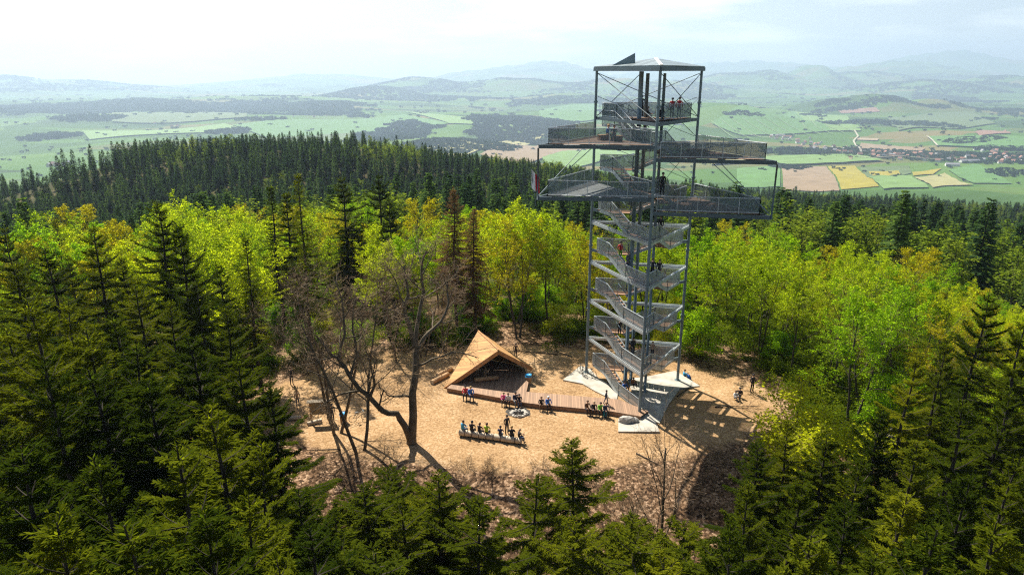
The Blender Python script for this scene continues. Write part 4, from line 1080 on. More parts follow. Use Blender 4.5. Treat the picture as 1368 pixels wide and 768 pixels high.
def make_tower():
    root = empty('observation_tower', (0, 0, 0))
    tag(root, 'three-cornered steel lookout tower with jutting platforms and a zigzag open staircase', 'tower')
    tops = {0: 27.95, 1: 27.95, 2: 27.95}
    for i, c in enumerate((TL, TF, TR)):
        m = MB(); m.tube([v3(c, 0.0), v3(c, 12.0), v3(c, 27.9)], [0.13, 0.125, 0.11], 12)
        for z in (0.03,): m.tube([v3(c, 0.0), v3(c, 0.14)], 0.3, 10)
        for z in (6.5, 12.6, 19.0, 25.2): m.tube([v3(c, z), v3(c, z + 0.16)], 0.175, 10)
        m.build('post', M['steel'], root, False)
    # inner columns
    def inward(a, b, t, dist):
        p = lerp(a, b, t); d = (b - a) / np.linalg.norm(b - a); n = np.array([-d[1], d[0]])
        if np.dot(CEN - p, n) < 0: n = -n
        return p + n * dist
    I1 = inward(TL, TF, 0.50, 1.42); I2 = inward(TF, TR, 0.50, 1.42); I3 = inward(TR, TL, 0.50, 1.42)
    for p, r, zt in ((I1, 0.17, 27.6), (I2, 0.12, 27.6), (I3, 0.15, 27.6)):
        m = MB(); m.tube([v3(p, -0.05), v3(p, zt)], r, 12); m.build('column', M['steel'], root, True)
    # ring beams
    for k in range(4):
        z = ZF[k]
        for a, b in ((TL, TF), (TF, TR), (TR, TL)):
            d = (b - a) / np.linalg.norm(b - a) * 0.12
            m = MB(); m.bar(v3(a + d, z - 0.02), v3(b - d, z - 0.02), 0.10, 0.22); m.bar(v3(a + d, z + 0.17), v3(b - d, z + 0.17), 0.05, 0.05)
            m.build('ring_beam', M['galv'], root)
        for a in (TL, TR):
            s = 1.24 if a is TL else -1.24
            q = lerp(a, CEN, 0.22)
            m = MB(); m.bar(v3(a, z + s - 0.08), v3(q, z + s - 0.08), 0.09, 0.26); m.build('bracket', M['steel'], root)
    # stair flights, side by side round the triangle
    def pt(a, b, s, off):
        d = (b - a) / np.linalg.norm(b - a); n = np.array([-d[1], d[0]])
        if np.dot(CEN - a, n) < 0: n = -n
        return lerp(a, b, s) + n * off
    def zf_top(z): return z < 17
    def flight(a, b, za, zb, s0=0.29, s1=0.60, o0=0.34, o1=1.42):
        """landing at a (za), a run of steps from s0 to s1 and landing at b (zb)"""
        m = MB()
        for o in (o0, o1):
            A, B = pt(a, b, s0, o), pt(a, b, s1, o)
            m.bar(v3(A, za - 0.10), v3(B, zb - 0.10), 0.06, 0.26)
        # corner landings frame
        for o in (o0,):
            m.bar(v3(pt(a, b, 0.07, o), za - 0.10), v3(pt(a, b, s0, o), za - 0.10), 0.06, 0.24)
            m.bar(v3(pt(a, b, s1, o), zb - 0.10), v3(pt(a, b, 0.93, o), zb - 0.10), 0.06, 0.24)
        fl = m.build('stair_flight', M['galv'], root)
        n = max(4, int(round(abs(za - zb) / 0.177)))
        t = MB()
        for k in range(n):
            f = (k + 0.5) / n; s = s0 + (s1 - s0) * f; z = za + (zb - za) * (k + 1) / n + (0 if zb < za else 0)
            w = (s1 - s0) / n * 0.56
            P = [pt(a, b, s - w, o0 + 0.04), pt(a, b, s + w, o0 + 0.04), pt(a, b, s + w, o1 - 0.04), pt(a, b, s - w, o1 - 0.04)]
            t.prism(P, z - 0.05, z)
        t.build('tread', M['tread'], fl)
        q = MB()
        q.prism([pt(a, b, 0.06, o0), pt(a, b, s0, o0), pt(a, b, s0, o1), pt(a, b, 0.20, o1)], za - 0.055, za)
        q.build('landing', M['tread'], fl)
        q = MB(); q.prism([pt(a, b, s1, o0), pt(a, b, 0.94, o0), pt(a, b, 0.80, o1), pt(a, b, s1, o1)], zb - 0.06, zb - 0.005); q.build('landing', M['tread'], fl)
        pts = [v3(pt(a, b, 0.07, o0 - 0.03), za), v3(pt(a, b, s0, o0 - 0.03), za), v3(pt(a, b, s1, o0 - 0.03), zb), v3(pt(a, b, 0.93, o0 - 0.03), zb)]
        railing(fl, pts, mesh='mesh_sunlit' if zf_top(za) else 'mesh')  # flights below the platforms take the mesh painted as sunlit
        r = MB()
        A, B = pt(a, b, s0, o1), pt(a, b, s1, o1)
        r.tube([v3(A, za + 1.05), v3(B, zb + 1.05)], 0.03, 6); r.bar(v3(A, za), v3(A, za + 1.05), 0.04); r.bar(v3(B, zb), v3(B, zb + 1.05), 0.04)
        r.build('inner_rail', M['steel'], fl)
    for k in range(6):
        zf = ZF[k]
        flight(TL, TF, zf + 1.24, zf)
        if k < 6: flight(TF, TR, zf, zf - 1.24)
        flight(TR, TL, zf - 1.24, zf - 2.48)
    flight(TL, TF, 1.17, 0.08, 0.30, 0.58)
    # jutting platforms
    def platform(tip, a, b, z, deck, inset=0.9):
        m = MB()
        for p, q in ((tip, a), (a, b), (b, tip)):
            d = (q - p) / np.linalg.norm(q - p) * 0.10
            m.bar(v3(p + d, z - 0.19), v3(q - d, z - 0.19), 0.11, 0.28)
        c = (tip + a + b) / 3
        for f in (0.25, 0.5, 0.75):
            m.bar(v3(lerp(tip, a, f), z - 0.17), v3(lerp(tip, b, f), z - 0.17), 0.08, 0.16)
        pl = m.build('platform', M['steel_dark'], root)
        ti = lerp(tip, lerp(a, b, 0.5), 0.115)
        ai, bi = lerp(a, c, 0.05), lerp(b, c, 0.05)
        q = MB(); q.prism([ti, ai, bi], z - 0.045, z); q.build('deck', M[deck], pl)
        railing(pl, [v3(lerp(ai, ti, 0.02), z), v3(ti, z), v3(lerp(bi, ti, 0.02), z)], 1.15)
        return pl
    zl, zu = ZF[4] - 0.02, ZF[5] + 0.22
    platform(TIP1, TL, TF, zl, 'deck_grey'); platform(TIP1, TL, TF, zu, 'deck')
    rl, ru = ZF[4] - 1.05, ZF[5] - 0.70
    platform(TIP2, TR, TF, rl, 'deck'); platform(TIP2, TR, TF, ru, 'deck')
    for tp, z0, z1, inn in ((TIP1, zl, zu, TL), (TIP2, rl, ru, TR)):
        m = MB(); m.tube([v3(tp, z0 - 0.3), v3(tp, z1 - 0.3)], 0.07, 8); m.build('strut', M['steel_dark'], root, True)
        m = MB(); m.tube([v3(tp, z0 - 0.05), v3(lerp(tp, TF, 0.45), z1 - 0.35)], 0.03, 5); m.build('tie_rod', M['steel'], root)
        m = MB(); m.tube([v3(tp, z0 - 0.05), v3(lerp(tp, inn, 0.9), z1 - 0.4)], 0.03, 5); m.build('tie_rod', M['steel'], root)
    # lattice under the upper platforms
    m = MB()
    zc = zu - 1.3
    a, b = lerp(TL, CEN, 0.12), lerp(TR, CEN, 0.12)
    for z in (zu - 0.55, zu - 1.15): m.bar(v3(a, z), v3(b, z), 0.07, 0.09)
    for k in range(10):
        p, q = lerp(a, b, k / 10), lerp(a, b, (k + 1) / 10)
        m.bar(v3(p, zu - 0.55 - 0.6 * (k % 2)), v3(q, zu - 0.55 - 0.6 * ((k + 1) % 2)), 0.045)
    m.build('lattice_girder', M['steel_dark'], root)
    # slim diagonal rods of the storeys
    for k in range(3):
        z0, z1 = ZF[3] + 3.72 * k + 0.3, ZF[3] + 3.72 * (k + 1) - 0.25
        for a, b in ((TR, TL),) if k < 1 else ((TR, TL), (TF, TR)):
            for s in (0, 1):
                p, q = (a, b) if s == 0 else (b, a)
                m = MB(); m.tube([v3(lerp(p, q, 0.02), z0), v3(lerp(p, q, 0.98), z1)], 0.022, 5); m.build('tie_rod', M['steel_dark'], root)
    # top deck
    zt = 24.1
    ins = lambda p, f: lerp(p, CEN, f)
    m = MB(); tri = [ins(TL, .03), ins(TF, .03), ins(TR, .03)]
    for p, q in zip(tri, tri[1:] + tri[:1]): m.bar(v3(p, zt - 0.17), v3(q, zt - 0.17), 0.1, 0.24)
    for f in (0.33, 0.66): m.bar(v3(lerp(tri[1], tri[0], f), zt - 0.16), v3(lerp(tri[1], tri[2], f), zt - 0.16), 0.08, 0.16)
    pl = m.build('top_platform', M['steel_dark'], root)
    q = MB(); A, B, Cc = ins(TL, .16), ins(TF, .42), ins(TR, .16)
    q.prism([A, lerp(A, B, 0.9), B, Cc], zt - 0.045, zt + 0.005); q.build('deck', M['deck'], pl)
    railing(pl, [v3(lerp(A, B, 0.42), zt), v3(A, zt), v3(Cc, zt), v3(lerp(Cc, B, 0.72), zt)], 1.15)
    flight(TL, TF, zt - 0.02, zu - 0.02, 0.32, 0.66)
    # crossing rods of the top storey
    zr = 27.75
    for a, b in ((TL, TR), (TL, TF), (TF, TR)):
        for s in (0, 1):
            if (a is TL and b is TF): p, q = (lerp(TL, TF, 0.0), lerp(TL, TF, 1.0)) if s == 0 else (I1, TL)
            else: p, q = (a, b) if s == 0 else (b, a)
            m = MB()
            za, zb = (zr - 0.15, zt + 0.1) if s == 0 or not (a is TL and b is TF) else (zr - 0.15, zt - 0.1)
            m.tube([v3(lerp(p, q, .015), za), v3(lerp(p, q, .985), zb)], 0.03, 5); m.build('tie_rod', M['steel_dark'], root)
    for p, q in ((TF, TR),):
        m = MB(); m.bar(v3(lerp(p, q, .02), zt - 0.15), v3(lerp(p, q, .98), zt - 0.15), 0.12, 0.26); m.build('edge_beam', M['steel_dark'], root)
    for z in (25.6,):
        m = MB(); m.tube([v3(I1, zt - 0.3), v3(I1, zr)], 0.185, 12); m.build('column_casing', M['steel'], root, True)
    # roof: two folded planes and an upright fin
    e = 1.055
    out = lambda p: CEN + (p - CEN) * e
    rl_, rf_, rr_ = out(TL), out(TF), out(TR)
    back = lerp(rl_, rr_, 0.56); zb_ = 28.75
    m = MB()
    for p, q in ((rl_, rf_), (rf_, rr_), (rr_, rl_)): m.bar(v3(lerp(p, q, .004), 27.92), v3(lerp(p, q, .996), 27.92), 0.16, 0.28)
    rf = m.build('roof', M['steel_dark'], root)
    def slab(P, name, mt):
        q = MB(); P = [np.asarray(p, float) for p in P]; n = np.cross(P[1] - P[0], P[2] - P[0]); n /= np.linalg.norm(n)
        if n[2] < 0: P = P[::-1]; n = -n
        b = [p - n * 0.04 for p in P]; t = [p + n * 0.05 for p in P]
        q.add(b + t, [[0, 1, 4, 3], [1, 2, 5, 4], [2, 0, 3, 5]], [[3, 4, 5], [2, 1, 0]]); return q.build(name, M[mt], rf)
    slab([v3(rl_, 28.10), v3(rf_, 28.10), v3(back, zb_)], 'roof_sheet', 'roof_metal')
    slab([v3(rf_, 28.103), v3(rr_, 28.10), v3(back, zb_ + 0.003)], 'roof_sheet', 'roof_metal')
    q = MB(); q.bar(v3(rf_, 28.17), v3(back, zb_ + 0.07), 0.22, 0.06); q.build('ridge_cap', M['white'], rf)
    f0, f1 = ypt(818, 85, 58.6), ypt(849, 82, 57.6); f2 = ypt(848.5, 71, 57.6)
    n = np.array([0.15, 0.9, 0]) * 0.05
    f0 = np.array(f0); f1 = np.array(f1); f1[2] -= 0.35; f0[2] -= 0.15
    q = MB(); q.add([f0 - n, f1 - n, f2 - n, f0 + n, f1 + n, f2 + n], [[0, 1, 4, 3], [1, 2, 5, 4], [2, 0, 3, 5]], [[0, 2, 1], [3, 4, 5]]); q.build('fin', M['steel'], rf)
    # seats on the upper decks
    for (x, y, z, rz, lb) in ((*ypt(806, 179, 56.0)[:2], zu, 0.3, 'brown timber block seat on the upper left platform, the one nearer its outer tip'), (*ypt(824, 181, 55.2)[:2], zu, 0.3, 'brown timber block seat beside the column on the upper left platform'), (*ypt(931, 203, 54.0)[:2], ru, -0.2, 'long brown timber block seat on the upper right platform')):
        r = empty('block_seat', (x, y, z), rz)
        tag(r, lb, 'bench', 'timber seats on the tower')
        w = 1.6 if 'long' in lb else 0.75
        q = MB(); q.box((0, 0, 0.19), (w, 0.6, 0.38)); q.build('body', M['walk_edge'], r)
        q = MB(); q.box((0, 0, 0.405), (w + 0.06, 0.66, 0.05)); q.build('top', M['wood'], r)
    # flag at the outer strut
    fr = empty('flag', v3(TIP1 + np.array([-0.10, -0.02]), zl + 1.0))
    tag(fr, 'small white and red flag hanging at the outer strut of the left platforms', 'flag'); fr.scale = (1.5, 1.5, 1.5)
    q = MB(); q.tube([(-0.02, 0, -1.2), (-0.30, 0, 0.75)], 0.018, 6); q.build('pole', M['steel'], fr)
    for k, mt in enumerate(('cloth_white', 'cloth_red')):
        V = []; nx, nz = 6, 7
        for j in range(nz):
            for i in range(nx):
                s = i / (nx - 1); t = j / (nz - 1)
                V.append((-0.29 + 0.04 * t + (0.24 * k + 0.24 * s) * 0.86, 0.05 * math.sin(5 * (s + k) + 2 * t), 0.70 - 0.30 * t * 3.2 - (0.22 * s + 0.22 * k) * 0.9 + (0.10 if k else 0) * t))
        Q = [[j * nx + i, (j + 1) * nx + i, (j + 1) * nx + i + 1, j * nx + i + 1] for j in range(nz - 1) for i in range(nx - 1)]
        o = link('white_band' if k == 0 else 'red_band', np_mesh('band', V, [Q], [M[mt]]), fr)
        s = o.modifiers.new('thickness', 'SOLIDIFY'); s.thickness = 0.006
    return zl, zu, rl, ru, zt

def flat(name, uvs, z, t, mat, kind='structure'):
    P = [gpt(u, v, z)[:2] for u, v in uvs]
    m = MB(); m.prism(P, z - t, z); return tag(m.build(name, mat), kind=kind)

def make_site():
    # three concrete aprons under the tower feet
    flat('pavement', [(752, 507), (776, 488), (789, 493), (800, 505), (826, 519), (824, 536), (795, 522), (778, 512)], 0.11, 0.4, M['concrete'])
    flat('pavement', [(826, 560), (842, 553), (858, 551), (872, 553), (881, 576), (826, 576)], 0.118, 0.4, M['concrete'])
    flat('pavement', [(838, 506), (868, 502), (902, 495), (935, 515), (908, 519), (893, 540), (881, 565), (862, 556), (848, 532)], 0.126, 0.41, M['concrete'])
    # boardwalk
    zb = 0.40
    r = empty('boardwalk', (0, 0, 0)); tag(r, 'raised reddish timber boardwalk running from the shelter to the tower', 'boardwalk')
    front = [(700, 537.5), (730, 541), (785, 546), (816, 549), (856, 556)]; back = [(866, 549), (826, 533), (798, 531), (740, 526), (703, 523)]
    P = [gpt(u, v, zb)[:2] for u, v in front + back]
    m = MB(); m.prism(P, zb - 0.06, zb); m.build('deck', M['walk'], r)
    n = len(front)
    for seg in (P[:n], P[n:]):
        for a, b in zip(seg[:-1], seg[1:]):
            m = MB(); m.bar(v3(a, zb - 0.24), v3(b, zb - 0.24), 0.07, 0.36); m.build('edge_beam', M['walk_edge'], r)
    # shelter
    sh = empty('shelter', (0, 0, 0)); tag(sh, 'open wooden shelter with a steep folded larch roof touching the ground at its corners', 'shelter')
    Lf = gpt(593.6, 517.5, 0.05); Rf = np.array([*ypt(710.5, 490.5, 60.2)]); Ap = np.array([*ypt(666, 467.5, 57.7)]); Bk = np.array([*ypt(638.8, 441.7, 62.6)])
    G = np.array([Bk[0] + 0.5, Bk[1] + 1.6, 0.05])
    def slab3(P, th, name, mt, par):
        P = [np.asarray(p, float) for p in P]; nn = np.cross(P[1] - P[0], P[2] - P[0]); nn /= np.linalg.norm(nn)
        if nn[2] < 0: P = P[::-1]; nn = -nn
        b = [p - nn * th for p in P]
        q = MB(); q.add(b + P, [[0, 1, 4, 3], [1, 2, 5, 4], [2, 0, 3, 5]], [[3, 4, 5], [2, 1, 0]]); return q.build(name, M[mt], par)
    slab3([Lf, Ap, Bk], 0.14, 'roof_slope', 'larch', sh); slab3([Ap + [0.002, 0, 0.002], Rf, Bk + [0.002, 0, 0.002]], 0.14, 'roof_slope', 'larch', sh)
    slab3([Lf + [0, .15, 0], G, Bk + [0, .08, -0.03]], 0.12, 'rear_slope', 'larch', sh); slab3([Rf + [0, .15, 0], G + [.05, 0, 0], Bk + [.05, .08, -0.03]], 0.12, 'rear_slope', 'larch', sh)
    dn = np.array([0, -0.03, -0.20])
    for a, b in ((Lf, Ap), (Ap, Rf)):
        m = MB(); d = (b - a) / np.linalg.norm(b - a) * 0.05
        m.bar(a + dn - d * 0, b + dn, 0.12, 0.36); m.build('fascia', M['larch_edge'], sh)
    for a, b in ((Ap, Bk),):
        m = MB(); m.bar(a + [0, 0, 0.02], b + [0, 0, 0.02], 0.14, 0.05); m.build('ridge_board', M['larch_edge'], sh)
    fl = [gpt(597.5, 519, zb - .1)[:2], gpt(700, 538, zb - .1)[:2], gpt(706, 512, zb - .1)[:2], gpt(700, 490, zb - .1)[:2], G[:2] + [0, -1.2]]
    m = MB(); m.prism(fl, 0.0, zb); m.build('floor', M['walk'], sh)
    a, b = v3(fl[0], zb - 0.2), v3(fl[1], zb - 0.2)
    m = MB(); m.bar(a + [0.0, -0.06, 0], b + [0, -0.06, 0], 0.08, 0.42); m.build('edge_beam', M['walk_edge'], sh)
    for s in (0.33, 0.66):
        q = lerp(lerp(Lf, Ap, s), Bk, 0.5)
        m = MB(); m.bar((q[0], q[1], zb), (q[0], q[1], q[2] - 0.25), 0.16); m.build('post', M['inside'], sh)
    # log seat in the shelter
    r = empty('log_bench', v3(gpt(650, 509, zb)[:2], zb), 0.25); tag(r, 'split log bench on the floor inside the wooden shelter', 'bench')
    m = MB(); m.tube([(-1.1, 0, 0.26), (1.1, 0, 0.26)], 0.2, 10); m.build('seat', M['wood'], r, True)
    for x in (-0.7, 0.7): m = MB(); m.box((x, 0, 0.05), (0.25, 0.42, 0.1)); m.build('block', M['walk_edge'], r)
    # logs beside the shelter
    for u, v, rz, L, lb in ((588, 505, 0.95, 2.3, 'cut log lying against the left roof corner of the shelter, the lower of two'), (594, 497, 0.9, 1.9, 'cut log lying against the left roof corner of the shelter, the upper of two')):
        p = gpt(u, v, 0.2); r = empty('cut_log', p, rz); tag(r, lb, 'log', 'logs beside the shelter')
        m = MB(); m.tube([(-L / 2, 0, 0), (0, 0, 0.01), (L / 2, 0, 0)], [0.24, 0.23, 0.21], 12, cap=False); m.build('bark', M['wood'], r, True)
        for s in (-1, 1): m = MB(); m.tube([(s * (L / 2 - 0.01), 0, 0), (s * (L / 2 + 0.012), 0, 0)], 0.205 if s > 0 else 0.235, 12); m.build('cut_end', M['log'], r)
    # the long log bench
    A, B = gpt(614, 582, 0.0), gpt(697, 594, 0.0)
    c = (A + B) / 2; L = np.linalg.norm(B - A); rz = math.atan2(B[1] - A[1], B[0] - A[0])
    r = empty('log_bench', (c[0], c[1], h1(c[0], c[1])), rz); tag(r, 'long pale peeled log bench with seven people on it, at the front of the clearing', 'bench')
    m = MB(); xs = np.linspace(-L / 2, L / 2, 12); m.tube(np.column_stack([xs, 0.02 * np.sin(xs * 3), np.full(12, 0.25)]), 0.25 + 0.012 * np.sin(xs * 5), 14); m.build('log', M['log'], r, True)
    for x in np.linspace(-L / 2 + 0.5, L / 2 - 0.5, 8): m = MB(); m.tube([(x - 0.03, 0, 0.25), (x + 0.03, 0, 0.25)], 0.268, 14); m.build('band', M['log_dark'], r)
    global LOGB; LOGB = (A, B, rz)
    # fire pit
    p = gpt(693, 553, 0.0); r = empty('fire_pit', (p[0], p[1], h1(p[0], p[1]))); tag(r, 'round fire pit of pale stones on a patch of black ash', 'fire pit')
    rr = random.Random(4)
    poly = [(1.05 * rr.uniform(0.85, 1.15) * math.cos(a), 0.95 * rr.uniform(0.85, 1.15) * math.sin(a) + 0.35) for a in np.linspace(0, 2 * PI, 19)[:-1]]
    m = MB(); m.prism(poly, -0.05, 0.012); m.build('ash_bed', M['ash'], r)
    for k in range(13):
        a = k * 2 * PI / 13; rs_ = rr.uniform(0.13, 0.2)
        rock('stone', (0.62 * math.cos(a), 0.55 * math.sin(a), rs_ * 0.4), rs_, r, k, M['stone_pale'])
    for k in range(4): m = MB(); a = k * 1.6; m.tube([(0.35 * math.cos(a), 0.3 * math.sin(a), 0.05), (-0.05 * math.cos(a), 0, 0.22)], 0.05, 6); m.build('charred_log', M['ash'], r)
    # boulder on the front apron
    p = gpt(839, 563, 0.118); r = empty('boulder', p); tag(r, 'grey rough boulder lying on the concrete apron at the front tower foot', 'boulder')
    rock('rock', (0, 0, 0.16), 0.55, r, 50, M['stone'], (1.35, 0.8, 0.5)); rock('rock', (0.62, 0.1, 0.1), 0.30, r, 51, M['stone'])
    # information board
    p = gpt(428, 561, 0); z = h1(p[0], p[1]); r = empty('information_board', (p[0], p[1], z), 0.15); tag(r, 'wooden information board with a little roof on two posts', 'sign')
    for s in (-1, 1): m = MB(); m.bar((s * 0.72, 0, -0.3), (s * 0.72, 0, 2.05), 0.13); m.build('post', M['wood'], r)
    m = MB(); m.box((0, 0.0, 1.38), (1.30, 0.06, 1.05)); m.build('board', M['board'], r)
    m = MB(); m.hexa([(-0.95, -0.2, 2.0), (0.95, -0.2, 2.0), (0.95, 0.0, 2.16), (-0.95, 0.0, 2.16)], [(-0.95, -0.2, 2.05), (0.95, -0.2, 2.05), (0.95, 0.0, 2.21), (-0.95, 0.0, 2.21)])
    m.hexa([(-0.95, 0.0, 2.16), (0.95, 0.0, 2.16), (0.95, 0.2, 2.0), (-0.95, 0.2, 2.0)], [(-0.95, 0.0, 2.21), (0.95, 0.0, 2.21), (0.95, 0.2, 2.05), (-0.95, 0.2, 2.05)]); m.build('roof', M['log'], r)
    # short log seats near the board
    for u, v, rz, lb in ((420, 562, 0.55, 'short peeled log lying at the left post of the information board'), (393, 557, 0.15, 'pale log seat at the left edge of the clearing behind a spruce')):
        p = gpt(u, v, 0); r = empty('short_log', (p[0], p[1], h1(p[0], p[1]) + 0.17), rz); tag(r, lb, 'log', 'short log seats')
        m = MB(); m.tube([(-0.6, 0, 0), (0.6, 0, 0)], 0.18, 12, cap=False); m.build('side', M['log'], r, True)
        for s in (-1, 1): m = MB(); m.tube([(s * 0.59, 0, 0), (s * 0.61, 0, 0)], 0.176, 12); m.build('cut_end', M['wood'], r)
    # bins with blue bags
    for u, v, z0, lb in ((459, 562, 0, 'litter bin with a blue bag right of the information board'), (706, 512, 0.0, 'litter bin with a blue bag at the right corner of the shelter')):
        p = gpt(u, v, z0); r = empty('litter_bin', (p[0], p[1], max(h1(p[0], p[1]), z0 - 0.2))); tag(r, lb, 'bin', 'litter bins')
        m = MB(); m.tube([(0, 0, 0), (0, 0, 0.75)], [0.27, 0.30], 12); m.build('body', M['wood'], r)
        m = MB(); m.tube([(0, 0, 0.70), (0, 0, 0.82), (0, 0, 0.93)], [0.31, 0.33, 0.29], 12); m.build('bag_rim', M['blue_bag'], r, True)
    # bicycles
    bicycle(gpt(776, 500, 0.11), 1.9, 'dark bicycle leaning at the left foot of the tower, the one on its outer side')
    bicycle(gpt(787, 503, 0.11), 2.4, 'dark bicycle leaning at the left foot of the tower, the one on its inner side')
    p = gpt(480, 562, 0); bicycle((p[0], p[1], h1(p[0], p[1])), 0.5, 'dark bicycle parked between the litter bin and the big mossy tree')
    # fallen branches on the ground
    rr = random.Random(9)
    for k, (u, v, L) in enumerate(((745, 474, 4.5), (764, 477, 2.2), (905, 530, 3.4), (850, 605, 2.2), (955, 545, 4.0), (455, 600, 2.6))):
        p = gpt(u, v, 0); z = h1(p[0], p[1])
        Lm = Limbs(500 + k); cfg = {'max': 2, 'split': 9, 'sides': [6, 4, 3], 'rmin': 0.012, 'rk': 0.5, 0: (6, 0.35, 0.7, 0.0, 0.1, 0.3), 1: (4, 0.5, 0.7, 0, 0.1, 0.2)}
        a = rr.uniform(0, 6.28); P = np.array([(math.cos(a) * t * L, math.sin(a) * t * L, 0.06 + 0.02 * math.sin(t * 7)) for t in np.linspace(0, 1, 6)])
        Lm.grow(P, 0.06, 0, cfg)
        o = Lm.mb.build('fallen_branch', M['bark'], None, True, (p[0], p[1], z))
        tag(o, ['long fallen branch on the bare ground right behind the shelter', 'short fallen branch between the shelter and the tower', 'fallen branch at the edge of the concrete apron right of the tower', 'small fallen branch at the front of the clearing below the boulder', 'fallen branch in the tower shadow near the seated pair', 'fallen branch in the leaves below the mossy tree'][k], 'branch', 'fallen branches')

def rock(name, loc, r, parent, seed, mat, sc=(1, 1, 0.75)):
    bm = bmesh.new(); bmesh.ops.create_icosphere(bm, subdivisions=2, radius=r)
    rr = random.Random(seed); ph = [rr.uniform(0, 6) for _ in range(6)]
    for v in bm.verts:
        c = v.co / r
        k = 1 + 0.16 * math.sin(3 * c.x + ph[0]) + 0.14 * math.sin(4 * c.y + ph[1]) + 0.12 * math.sin(5 * c.z + ph[2]) + rr.uniform(-.05, .05)
        v.co = Vector((v.co.x * k * sc[0], v.co.y * k * sc[1], v.co.z * k * sc[2]))
    me = bpy.data.meshes.new(name); bm.to_mesh(me); bm.free(); me.materials.append(mat)
    return link(name, me, parent, loc)

def bicycle(loc, rz, label):
    r = empty('bicycle', loc, rz); tag(r, label, 'bicycle', 'bicycles'); r.rotation_euler[0] = 0.10
    R_ = 0.34
    for x in (-0.52, 0.52):
        m = MB(); a = np.linspace(0, 2 * PI, 25); m.tube(np.column_stack([x + R_ * np.cos(a), np.zeros(25), R_ + R_ * np.sin(a)]), 0.024, 6, cap=False)
        w = m.build('wheel', M['rubber'], r, True)
        m = MB()
        for k in range(10): m.tube([(x, 0, R_), (x + R_ * math.cos(k * 0.628), 0, R_ + R_ * math.sin(k * 0.628))], 0.004, 3)
        m.build('spokes', M['steel'], w)
    m = MB(); bb, st, hd, ra = (-0.06, 0, 0.32), (-0.2, 0, 0.78), (0.36, 0, 0.80), (-0.52, 0, 0.34)
    for p, q in ((bb, st), (bb, hd), (st, hd), (ra, bb), (ra, st), (hd, (0.52, 0, 0.34)), (hd, (0.33, 0, 0.92))): m.tube([p, q], 0.018, 6)
    m.build('frame', M['bikeframe'], r)
    m = MB(); m.bar((-0.34, 0, 0.86), (-0.08, 0, 0.87), 0.12, 0.05); m.bar((-0.2, 0, 0.78), (-0.22, 0, 0.86), 0.03); m.build('saddle', M['rubber'], r)
    m = MB(); m.tube([(0.28, -0.3, 0.96), (0.34, -0.15, 0.93), (0.34, 0.15, 0.93), (0.28, 0.3, 0.96)], 0.016, 6); m.build('handlebar', M['steel'], r)

